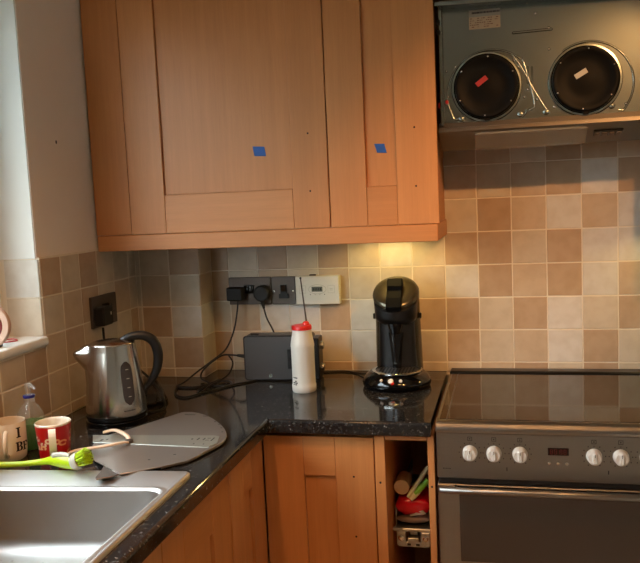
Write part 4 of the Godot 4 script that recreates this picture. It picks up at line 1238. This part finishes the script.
# ------------------------------------------------------------------ rounded sheet metal lying on the worktop
func curved_plate() -> void:
	var y := 0.0
	var o := thing("curved_metal_plate", "grey D-shaped sheet metal plate with a crossbar lying on the worktop", "metal plate", Vector3(-0.66, WT + 0.0065, 0.80))
	var raw := [[-0.814, 0.823], [-0.77, 0.747], [-0.752, 0.71], [-0.7, 0.596], [-0.683, 0.572], [-0.64, 0.579], [-0.588, 0.621], [-0.537, 0.682], [-0.499, 0.747], [-0.483, 0.795], [-0.482, 0.842], [-0.498, 0.901], [-0.514, 0.962], [-0.557, 1.006], [-0.61, 1.048], [-0.628, 1.059], [-0.735, 0.98], [-0.787, 0.9]]
	var c := Curve2D.new()
	var p := PackedVector2Array()
	for q in raw: p.append(Vector2(q[0] + 0.66, -(q[1] - 0.80)))
	# smooth only the rounded end
	var fine := PackedVector2Array()
	for i in p.size():
		fine.append(p[i])
		if i >= 3 and i <= 11:
			fine.append(p[i].cubic_interpolate(p[i + 1], p[i - 1], p[(i + 2) % p.size()], 0.5))
	var flat := Transform3D(Basis(Vector3.RIGHT, -PI / 2), Vector3.ZERO)
	var mb := MB.new(); mb.xf = flat
	mb.slab(fine, 0.0, 0.0025, 0.0006)
	part(mb, "plate", M.plate_metal, o)
	# folded-down rim along the rounded end
	var rim := []
	for i in range(4, 20):
		rim.append(Vector3(fine[i].x * 0.99, -0.0018, -fine[i].y * 0.99))
	part(MB.new().tube(rim, 0.0022, 6), "folded_rim", M.plate_metal, o)
	# crossbar
	mb = MB.new(); mb.xf = flat
	mb.slab(PackedVector2Array([Vector2(-0.176, -0.004), Vector2(-0.144, -0.061), Vector2(0.160, -0.072), Vector2(0.172, -0.040), Vector2(0.158, 0.014), Vector2(0.141, 0.020)]), 0.0026, 0.0044, 0.0006)
	var bar := part(mb, "crossbar", M.bar_metal, o)
	for q in [[0.098, -0.015, 0.0045, 0.006], [0.113, -0.013, 0.003, 0.016], [0.128, -0.012, 0.003, 0.014], [0.150, -0.012, 0.003, 0.024], [-0.130, -0.042, 0.006, 0.010], [-0.118, -0.037, 0.004, 0.008], [0.116, -0.050, 0.003, 0.005], [0.141, -0.050, 0.003, 0.005]]:
		mb = MB.new(); mb.xf = flat
		mb.box(Vector3(q[0], q[1], 0.0046), Vector3(q[2], q[3], 0.0006), 0.0)
		part(mb, "slot", M.black, bar)
	for q in [[0.138, -0.005], [0.138, -0.020]]:
		mb = MB.new(); mb.xf = flat
		mb.box(Vector3(q[0], q[1], 0.0046), Vector3(0.009, 0.002, 0.0006), 0.0)
		part(mb, "slot", M.black, bar)
	# notches near the rim
	for q in [[0.003, 0.200, 0.030, 0.004], [0.052, 0.190, 0.014, 0.003], [0.098, 0.142, 0.005, 0.004], [0.118, 0.118, 0.004, 0.004], [0.135, 0.088, 0.004, 0.004], [0.1, -0.125, 0.006, 0.003], [0.055, -0.165, 0.005, 0.003], [0.150, 0.055, 0.004, 0.004]]:
		mb = MB.new(); mb.xf = flat
		mb.box(Vector3(q[0], q[1], 0.0027), Vector3(q[2], q[3], 0.0006), 0.0)
		part(mb, "notch", M.black, o)
	# bent corner tab reaching over the sink rim
	mb = MB.new(); mb.xf = Transform3D(Basis(Vector3.RIGHT, -PI / 2), Vector3(0, 0.003, 0)) * Transform3D(Basis(Vector3.RIGHT, 0.03), Vector3.ZERO)
	mb.slab(PackedVector2Array([Vector2(-0.030, -0.215), Vector2(-0.012, -0.232), Vector2(0.030, -0.262), Vector2(0.018, -0.276), Vector2(-0.006, -0.292), Vector2(-0.013, -0.285), Vector2(-0.020, -0.250)]), 0.0045, 0.0075, 0.0006)
	part(mb, "corner_tab", M.dark_nickel, o)
	# pale plastic tongs on top of the plate
	var t := thing("plastic_tongs", "pale plastic tongs lying open on the metal plate", "tongs", Vector3(-0.713, WT + 0.0112, 0.860))
	var strip := func(pts: Array, w: float) -> MB:
		var rings := []
		for j in pts.size():
			var d: Vector3 = ((pts[mini(j + 1, pts.size() - 1)] - pts[maxi(j - 1, 0)]) as Vector3).normalized()
			var side := d.cross(Vector3.UP).normalized()
			var k := w * (0.55 if j == 0 or j == pts.size() - 1 else 1.0)
			rings.append(PackedVector3Array([pts[j] + side * k, pts[j] + side * k * 0.7 + Vector3.UP * 0.0045, pts[j] - side * k * 0.7 + Vector3.UP * 0.0045, pts[j] - side * k]))
		var m := MB.new(); m.loft(rings)
		return m
	part(strip.call(curve([Vector3(-0.085, 0.010, -0.040), Vector3(-0.062, 0.013, -0.052), Vector3(-0.035, 0.011, -0.042), Vector3(-0.010, 0.007, -0.024), Vector3(0.002, 0.002, -0.008)], 0.01), 0.0062), "arm", M.tong, t)
	part(strip.call(curve([Vector3(0.006, 0.001, 0.002), Vector3(-0.004, 0.006, 0.024), Vector3(-0.022, 0.009, 0.056), Vector3(-0.050, 0.010, 0.080), Vector3(-0.085, 0.008, 0.098), Vector3(-0.098, 0.002, 0.104)], 0.01), 0.0062), "arm", M.tong, t)
	part(MB.new().lathe([Vector2(0.0, -0.0002), Vector2(0.010, 0.0), Vector2(0.010, 0.006), Vector2(0.007, 0.008), Vector2(0, 0.008)], 16, false, false, 1.0, 1.0, Vector3(0.004, 0, -0.003)), "hinge", M.dark_nickel, t)

# ------------------------------------------------------------------ mugs, brush and soap by the sink
func washing_up() -> void:
	# white mug with black lettering
	var o := thing("white_mug", "cream china mug with black lettering at the far left edge", "mug", Vector3(-0.967, WT, 0.962), 0.45)
	var mb := MB.new()
	mb.lathe([Vector2(0.0, 0.0), Vector2(0.036, 0.0), Vector2(0.040, 0.004), Vector2(0.0425, 0.020), Vector2(0.0430, 0.088), Vector2(0.0422, 0.0905), Vector2(0.0405, 0.0895), Vector2(0.0395, 0.080), Vector2(0.0385, 0.010), Vector2(0.0, 0.008)], 48, false, false)
	part(mb, "mug_body", M.china, o)
	var pts := []
	for i in 15:
		var a := -PI / 2 + PI * i / 14
		pts.append(Vector3(0.004, 0.045 + 0.028 * sin(a), 0.0415 + 0.026 * cos(a)))
	part(MB.new().tube(pts, 0.0052, 10), "handle", M.china, o)
	var font := SystemFont.new(); font.font_names = PackedStringArray(["Droid Serif"]); font.font_weight = 700
	for e in [["I", 0.068, 46.0, 0.034], ["B", 0.035, 46.0, 0.030], ["F", 0.033, 22.0, 0.028]]:
		var tm := TextMesh.new(); tm.text = e[0]; tm.font = font; tm.font_size = 24; tm.pixel_size = e[3] / 24.0; tm.depth = 0.0012
		var a := deg_to_rad(e[2])
		var l := part(tm, "letter", M.ink, o)
		l.transform = Transform3D(Basis(Vector3.UP, PI / 2 - a), Vector3(cos(a) * 0.0428, e[1], sin(a) * 0.0428))
	# red patterned cup
	o = thing("red_cup", "red paper-patterned cup with white handle between mug and kettle", "cup", Vector3(-0.855, WT, 0.945), 0.58)
	var im := Image.create(256, 128, false, Image.FORMAT_RGB8); im.fill(Color(0.66, 0.05, 0.05))
	var r := RandomNumberGenerator.new(); r.seed = 31
	for k in 22:
		var cx := r.randf_range(0, 256); var cy := r.randf_range(24, 108); var rad := r.randf_range(5, 11)
		var col := Color(0.86, 0.62, 0.42) if r.randf() < 0.5 else Color(0.84, 0.72, 0.60)
		var a0 := r.randf() * TAU
		for s in 60:
			var a := a0 + s * 0.085
			for dx in 4:
				for dy in 6:
					im.set_pixel(posmod(int(cx + cos(a) * rad) + dx, 256), clampi(int(cy + sin(a) * rad * 0.8) + dy, 0, 127), col)
	var cm := mat(Color(1, 1, 1), 0.3); cm.albedo_texture = tex(im)
	mb = MB.new(); mb.lathe([Vector2(0.0338, 0.0), Vector2(0.0361, 0.0273), Vector2(0.0385, 0.0547), Vector2(0.0408, 0.082)], 48, true, false)
	part(mb, "cup_body", cm, o)
	mb = MB.new(); mb.lathe([Vector2(0.0409, 0.0825), Vector2(0.0412, 0.086), Vector2(0.0398, 0.0875), Vector2(0.0384, 0.086), Vector2(0.0375, 0.08), Vector2(0.032, 0.006), Vector2(0.0, 0.005)], 48, false, false)
	part(mb, "lining", M.china, o)
	var h := MB.new()
	var hp := curve([Vector3(-0.004, 0.076, 0.0395), Vector3(-0.004, 0.079, 0.056), Vector3(-0.004, 0.066, 0.066), Vector3(-0.004, 0.038, 0.064), Vector3(-0.004, 0.016, 0.052), Vector3(-0.004, 0.010, 0.0345)], 0.005)
	var rings := []
	for j in hp.size():
		var d: Vector3 = ((hp[mini(j + 1, hp.size() - 1)] - hp[maxi(j - 1, 0)]) as Vector3).normalized()
		var nn := d.cross(Vector3.RIGHT).normalized()
		rings.append(PackedVector3Array([hp[j] + Vector3(0.008, 0, 0) + nn * 0.003, hp[j] + Vector3(-0.008, 0, 0) + nn * 0.003, hp[j] + Vector3(-0.008, 0, 0) - nn * 0.003, hp[j] + Vector3(0.008, 0, 0) - nn * 0.003]))
	h.loft(rings, true, true, true, [], true)
	part(h, "handle", M.china, o)
	# washing-up liquid in a clear pump bottle
	o = thing("soap_bottle", "clear pump bottle with green washing liquid behind the mugs", "bottle", Vector3(-0.957, WT, 0.880))
	part(MB.new().lathe([Vector2(0.0, 0.0), Vector2(0.031, 0.0), Vector2(0.034, 0.006), Vector2(0.034, 0.068), Vector2(0.030, 0.090), Vector2(0.018, 0.108), Vector2(0.012, 0.114), Vector2(0.012, 0.120)], 32, false, false), "bottle_body", M.clear, o)
	part(MB.new().lathe([Vector2(0.0, 0.002), Vector2(0.030, 0.002), Vector2(0.0325, 0.007), Vector2(0.0325, 0.066), Vector2(0.0, 0.066)], 32, false, false), "green_liquid", M.green_soap, o)
	part(MB.new().lathe([Vector2(0.0, 0.118), Vector2(0.0135, 0.118), Vector2(0.0135, 0.134), Vector2(0.006, 0.137), Vector2(0.006, 0.150), Vector2(0.009, 0.152), Vector2(0.009, 0.162), Vector2(0.0, 0.164)], 24, false, false), "pump", M.clear, o)
	part(MB.new().lathe([Vector2(0.0136, 0.126), Vector2(0.0142, 0.127), Vector2(0.0142, 0.132), Vector2(0.0136, 0.133)], 24, false, false), "collar", M.blue, o)
	part(MB.new().tube([Vector3(0, 0.157, 0), Vector3(0.012, 0.158, 0.006), Vector3(0.026, 0.153, 0.014)], 0.0042, 10), "nozzle", M.clear, o)
	# lime green brush, its handle towards the window
	o = thing("dish_brush", "lime green washing-up brush lying on the sink edge", "brush", Vector3(-0.765, WT + 0.004, 1.032))
	pts = curve([Vector3(-0.235, 0.012, 0.024), Vector3(-0.165, 0.010, 0.014), Vector3(-0.115, 0.011, 0.006), Vector3(-0.070, 0.015, 0.0), Vector3(-0.035, 0.021, 0.004), Vector3(-0.002, 0.021, 0.008), Vector3(0.022, 0.020, 0.010)], 0.006)
	var rad := []
	for i in pts.size():
		var t := float(i) / (pts.size() - 1)
		rad.append(0.0078 + 0.0015 * cos(t * 7.0) + (0.007 * smoothstep(0.66, 0.93, t)))
	part(MB.new().tube(pts, rad, 14), "handle", M.lime, o)
	var hd := MB.new(); hd.xf = Transform3D(Basis(Vector3(0, 0, 1), -1.15) * Basis(Vector3.RIGHT, 0.0), Vector3(0.020, 0.021, 0.009))
	hd.lathe([Vector2(0.0, -0.010), Vector2(0.012, -0.010), Vector2(0.0185, -0.002), Vector2(0.0195, 0.008), Vector2(0.0185, 0.013), Vector2(0.0, 0.013)], 28, false, false)
	part(hd, "head", M.grey_rubber, o)
	mb = MB.new(); mb.tube(curve([Vector3(-0.034, 0.0335, 0.008), Vector3(-0.012, 0.0365, 0.010), Vector3(0.010, 0.035, 0.012)], 0.006), 0.0065, 10)
	part(mb, "grip_inlay", M.grey_rubber, o)
	var br := MB.new()
	r.seed = 8
	var ax := Basis(Vector3(0, 0, 1), -1.15)
	for i in 170:
		var a := r.randf() * TAU; var q := sqrt(r.randf()) * 0.0165
		var b := Vector3(cos(a) * q, 0.012, sin(a) * q); var e := Vector3(cos(a) * q * 1.2, 0.034 + r.randf() * 0.003, sin(a) * q * 1.2)
		br.tube([Vector3(0.020, 0.021, 0.009) + ax * b, Vector3(0.020, 0.021, 0.009) + ax * e], 0.0009, 5)
	var bo := part(br, "bristles", M.lime, o); bo.set_meta("kind", "stuff")

# ------------------------------------------------------------------ narrow pull-out unit without its front
func pull_out() -> void:
	var o := thing("pull_out_cabinet", "narrow open base cabinet gap beside the cooker, front missing", "cabinet", Vector3(-0.1555, 0.143, 0.02))
	var h := 0.729
	P(Vector3(0.0145, h / 2 - 0.001, 0.278), Vector3(0.027, h - 0.002, 0.556), "side_panel", M.wood_v3, o)
	P(Vector3(0.1485, h / 2 - 0.001, 0.278), Vector3(0.017, h - 0.002, 0.556), "side_panel", M.wood_v0, o)
	P(Vector3(0.084, 0.009, 0.278), Vector3(0.110, 0.018, 0.55), "bottom_panel", M.carcass, o)
	P(Vector3(0.084, h / 2, 0.004), Vector3(0.110, h - 0.02, 0.006), "back_panel", M.carcass, o)
	P(Vector3(0.084, h - 0.010, 0.278), Vector3(0.110, 0.016, 0.55), "top_rail", M.wood_h1, o)
	for q in [[0.0135, 0.596], [0.1485, 0.590]]:
		part(MB.new().slab(circle(0.003, 10, Vector2(q[0], q[1])), 0.555, 0.5565), "screw_hole", M.hole, o)
	# the runner with its wire shelf, a thing of its own that slides
	var b := thing("pull_out_basket", "metal pull-out runner with front bracket inside the narrow gap", "basket", Vector3(-0.0715, 0.545, 0.27))
	P(Vector3(0.0, 0.030, 0.0), Vector3(0.100, 0.004, 0.42), "shelf_plate", M.zinc, b, 0.001)
	P(Vector3(0.0, 0.028, 0.2125), Vector3(0.112, 0.010, 0.012), "front_rail", M.zinc, b, 0.002)
	for x in [-0.033, 0.033]: P(Vector3(x, 0.003, 0.2145), Vector3(0.026, 0.040, 0.008), "bracket_plate", M.zinc, b, 0.002)
	P(Vector3(0.0, -0.013, 0.214), Vector3(0.082, 0.014, 0.006), "bracket_bar", M.zinc, b, 0.001)
	for x in [-0.034, 0.034]:
		var mb := MB.new(); mb.xf = Transform3D(Basis(Vector3.RIGHT, PI / 2), Vector3(x, 0.006, 0.218))
		mb.lathe([Vector2(0.0085, 0), Vector2(0.008, 0.003), Vector2(0.004, 0.0045), Vector2(0, 0.004)], 16, true, false)
		part(mb, "bolt", M.polished, b)
	for x in [-0.033, -0.012, 0.012, 0.033]: P(Vector3(x, -0.013, 0.2172), Vector3(0.010, 0.006, 0.0012), "slot", M.black, b, 0.0)
	for s in [-1, 1]:
		for y in [0.055, 0.085]:
			part(MB.new().tube([Vector3(s * 0.049, y, -0.20), Vector3(s * 0.049, y, 0.19)], 0.0022, 6), "side_wire", M.zinc, b)
		for z in [-0.20, 0.19]:
			part(MB.new().tube([Vector3(s * 0.049, 0.030, z), Vector3(s * 0.049, 0.087, z)], 0.0022, 6), "upright_wire", M.zinc, b)
	P(Vector3(0.0, 0.0005, 0.0), Vector3(0.030, 0.012, 0.44), "slide_rail", M.zinc, b, 0.001)
	for z in [-0.19, 0.19]: P(Vector3(0.0, 0.0175, z), Vector3(0.02, 0.022, 0.02), "slide_block", M.zinc, b, 0.001)
	P(Vector3(0.0, -0.013, -0.232), Vector3(0.112, 0.025, 0.02), "rear_bracket", M.zinc, b, 0.001)
	# grey foam packet, red bag, tube and leeks piled on it
	var mb := MB.new()
	var pillow := func(hw: float, hh: float, hd: float, wob: float, seed_: int) -> MB:
		var n := FastNoiseLite.new(); n.seed = seed_; n.frequency = 22.0
		var rings := []
		for j in 15:
			var tz := j / 7.0 - 1.0
			var ring := PackedVector3Array()
			for i in 26:
				var a := TAU * i / 26
				var k := pow(maxf(0.0, 1.0 - pow(absf(tz), 3.0)), 0.5)
				var q := Vector3(signf(cos(a)) * pow(absf(cos(a)), 0.7) * hw * (0.86 + 0.14 * k), signf(sin(a)) * pow(absf(sin(a)), 0.75) * hh * (0.12 + 0.88 * k), tz * hd)
				q += Vector3(0, 1, 0) * n.get_noise_3dv(q) * wob + Vector3(1, 0, 0) * n.get_noise_3dv(q + Vector3(3, 1, 2)) * wob * 0.5
				ring.append(q)
			rings.append(ring)
		return MB.new().loft(rings)
	var fm := mat(Color(0.46, 0.40, 0.36), 0.5)
	var pk := part(pillow.call(0.060, 0.0135, 0.046, 0.003, 2), "food_packet", fm, self); pk.position = Vector3(-0.074, 0.5940, 0.412); pk.rotation.y = PI / 2
	tag(pk, "flat greyish brown packet at the bottom of the pull-out basket", "packet")
	var rb := thing("red_bag", "shiny red snack bag in the pull-out basket", "bag", Vector3(-0.0725, 0.6330, 0.415), PI / 2)
	part(pillow.call(0.062, 0.030, 0.0475, 0.008, 7), "bag", M.red_bag, rb)
	mb = MB.new(); mb.xf = Transform3D(Basis(Vector3.UP, -PI / 2), Vector3.ZERO) * Transform3D(Basis(Vector3(0, 0, 1), 0.15) * Basis(Vector3.RIGHT, 0.30), Vector3(0.016, -0.016, 0.0560))
	mb.slab(PackedVector2Array([Vector2(-0.026, -0.006), Vector2(0.020, -0.004), Vector2(0.014, 0.009), Vector2(-0.002, 0.006)]), -0.004, 0.003)
	part(mb, "white_print", M.pale_label, rb)
	var rl := thing("cardboard_tube", "pale round tube end lying on the red bag", "tube", Vector3(-0.1030, 0.6840, 0.425))
	mb = MB.new(); mb.xf = Transform3D(Basis(Vector3.RIGHT, PI / 2), Vector3.ZERO)
	mb.lathe([Vector2(0.0, -0.035), Vector2(0.0215, -0.035), Vector2(0.022, -0.032), Vector2(0.022, 0.032), Vector2(0.0205, 0.035), Vector2(0.0, 0.035)], 28, false, false)
	part(mb, "tube", M.card, rl)
	for e in [["white_stalk", "pale stalk leaning upwards beside the cardboard tube", "M1", Vector3(-0.085, 0.660, 0.470), Vector3(-0.033, 0.733, 0.440), 0.0062], ["green_leek", "green and white leek leaning in the pull-out basket", "M2", Vector3(-0.076, 0.658, 0.480), Vector3(-0.031, 0.706, 0.460), 0.0085]]:
		var th := thing(e[0], e[1], "vegetable", e[3])
		var d: Vector3 = e[4] - e[3]
		part(MB.new().tube([Vector3.ZERO, d * 0.2, d * 0.6, d], [e[5] * 0.7, e[5], e[5], e[5] * 0.9], 10), "stalk", M.leek, th)
		if e[2] == "M2":
			part(MB.new().tube([d * 0.25 + Vector3(0.001, 0.003, 0.002), d * 0.6 + Vector3(0.001, 0.003, 0.002), d * 1.02 + Vector3(0.001, 0.002, 0.002)], [0.006, 0.0095, 0.0075], 10), "green_leaf", M.green, th)
		else:
			part(MB.new().tube([d * 0.7, d, d * 1.08], [0.0068, 0.0066, 0.003], 10), "leaf_tip", M.leek, th)

# ------------------------------------------------------------------ on the window sill
func window_things() -> void:
	var ys := 1.1515
	var o := thing("round_ornament", "round disc ornament with red centre standing on the window sill", "ornament", Vector3(-1.080, ys, 0.848), 0.25)
	var mb := MB.new(); mb.xf = Transform3D(Basis(Vector3.RIGHT, PI / 2), Vector3(0, 0.0585, 0))
	mb.lathe([Vector2(0.0, -0.008), Vector2(0.054, -0.008), Vector2(0.0585, -0.004), Vector2(0.0585, 0.004), Vector2(0.055, 0.008), Vector2(0.041, 0.008), Vector2(0.040, 0.005), Vector2(0.0, 0.005)], 48, false, false)
	part(mb, "rim", mat(Color(0.72, 0.60, 0.52), 0.35), o)
	mb = MB.new(); mb.xf = Transform3D(Basis(Vector3.RIGHT, PI / 2), Vector3(0, 0.0585, 0))
	mb.lathe([Vector2(0.0, 0.005), Vector2(0.0395, 0.005), Vector2(0.038, 0.0075), Vector2(0.0, 0.009)], 40, false, false)
	part(mb, "centre", mat(Color(0.42, 0.04, 0.05), 0.3), o)
	P(Vector3(0.0, 0.004, -0.016), Vector3(0.05, 0.008, 0.022), "stand", M.black, o, 0.002)
	var pts := []
	for i in 41:
		var a := TAU * i / 40
		pts.append(Vector3(cos(a) * 0.026, 0.0017 + 0.0006 * sin(a * 3), sin(a) * 0.022))
	var rbn := part(MB.new().tube(pts, 0.0017, 7, false), "rubber_band", M.band, self)
	rbn.position = Vector3(-1.098, ys, 0.748)
	tag(rbn, "pink rubber band lying on the window sill", "rubber band")

# ------------------------------------------------------------------ lamps
func lamps() -> void:
	# shallow lamps under the wall cabinets
	for q in [[-0.165, "small round lamp under the narrow wall cabinet, behind the pelmet"], [0.76, "small round lamp under the cabinet right of the hood"]]:
		var o := thing("cabinet_lamp", q[1], "lamp", Vector3(q[0], 1.4065, 0.155))
		part(MB.new().lathe([Vector2(0.0, 0.0), Vector2(0.034, 0.0), Vector2(0.034, -0.012), Vector2(0.030, -0.014), Vector2(0.027, -0.012)], 28, false, false), "housing", M.steel, o)
		part(MB.new().lathe([Vector2(0.0, -0.0125), Vector2(0.0265, -0.0125), Vector2(0.0265, -0.010), Vector2(0.0, -0.010)], 24, false, false), "lamp_glass", M.bulb, o)
		var l := SpotLight3D.new()
		l.name = "lamp_light"
		l.light_color = Color(1.0, 0.84, 0.50); l.light_energy = 0.10 if q[0] < 0 else 0.10
		l.spot_angle = 84; l.spot_angle_attenuation = 0.4; l.light_size = 0.025; l.spot_range = 6
		l.shadow_enabled = true
		o.add_child(l)
		l.position = Vector3(0, -0.018, 0); l.rotation.x = -PI / 2
	# warm downlight let into the ceiling, in front of the cooker
	var sp := thing("ceiling_spotlight", "small adjustable ceiling spotlight aimed at the wall beside the hood", "lamp", Vector3(0.95, 2.45, 1.90))
	part(MB.new().lathe([Vector2(0.0, 0.0), Vector2(0.045, 0.0), Vector2(0.045, -0.012), Vector2(0.0, -0.014)], 28, false, false), "ceiling_rose", M.steel, sp)
	part(MB.new().tube([Vector3(0, -0.012, 0), Vector3(0, -0.050, 0)], 0.006, 10), "arm", M.steel, sp)
	var hd := node("spot_head", sp)
	hd.position = Vector3(0, -0.085, 0)
	hd.look_at_from_position(hd.global_position, Vector3(0.09, 1.24, 0.0))
	var hm := MB.new(); hm.xf = Transform3D(Basis(Vector3.RIGHT, PI / 2), Vector3.ZERO)
	hm.lathe([Vector2(0.0, 0.045), Vector2(0.024, 0.040), Vector2(0.032, 0.0), Vector2(0.032, -0.035), Vector2(0.028, -0.035), Vector2(0.027, -0.028)], 28, false, false)
	part(hm, "head_shell", M.steel, hd)
	hm = MB.new(); hm.xf = Transform3D(Basis(Vector3.RIGHT, PI / 2), Vector3.ZERO)
	hm.lathe([Vector2(0.0, -0.028), Vector2(0.0265, -0.028), Vector2(0.0265, -0.024), Vector2(0.0, -0.024)], 24, false, false)
	part(hm, "lamp_glass", M.opal, hd)
	var b := SpotLight3D.new()
	b.name = "spot_light"
	b.light_color = Color(1.0, 0.72, 0.45); b.light_energy = 3.2; b.light_size = 0.025; b.spot_range = 12
	b.spot_angle = 18; b.spot_angle_attenuation = 1.0
	b.shadow_enabled = true
	hd.add_child(b)
	b.position = Vector3(0, 0, -0.04)
	for q in [[0.38, 1.25, "round warm downlight in the ceiling in line with the cooker"], [-0.50, 2.2, "round warm downlight in the ceiling in line with the sink"]]:
		downlight(q)

func downlight(q: Array) -> void:
	var c := thing("ceiling_downlight", q[2], "lamp", Vector3(q[0], 2.45, 1.85 if q[0] > 0 else 1.65))
	part(MB.new().lathe([Vector2(0.055, 0.0), Vector2(0.060, -0.002), Vector2(0.058, -0.006), Vector2(0.046, -0.007), Vector2(0.044, 0.0)], 36, false, false), "trim_ring", M.steel, c)
	part(MB.new().lathe([Vector2(0.0, -0.001), Vector2(0.044, -0.001), Vector2(0.044, -0.004), Vector2(0.0, -0.004)], 30, false, false), "lamp_glass", M.opal, c)
	var a := SpotLight3D.new()
	a.name = "downlight_light"
	a.light_color = Color(1.0, 0.72, 0.45); a.light_energy = q[1]; a.light_size = 0.04; a.spot_range = 12
	a.spot_angle = 70 if q[0] > 0 else 63; a.spot_angle_attenuation = 1.0
	a.shadow_enabled = true
	c.add_child(a)
	a.position = Vector3(0, -0.012, 0); a.rotation.x = -PI / 2
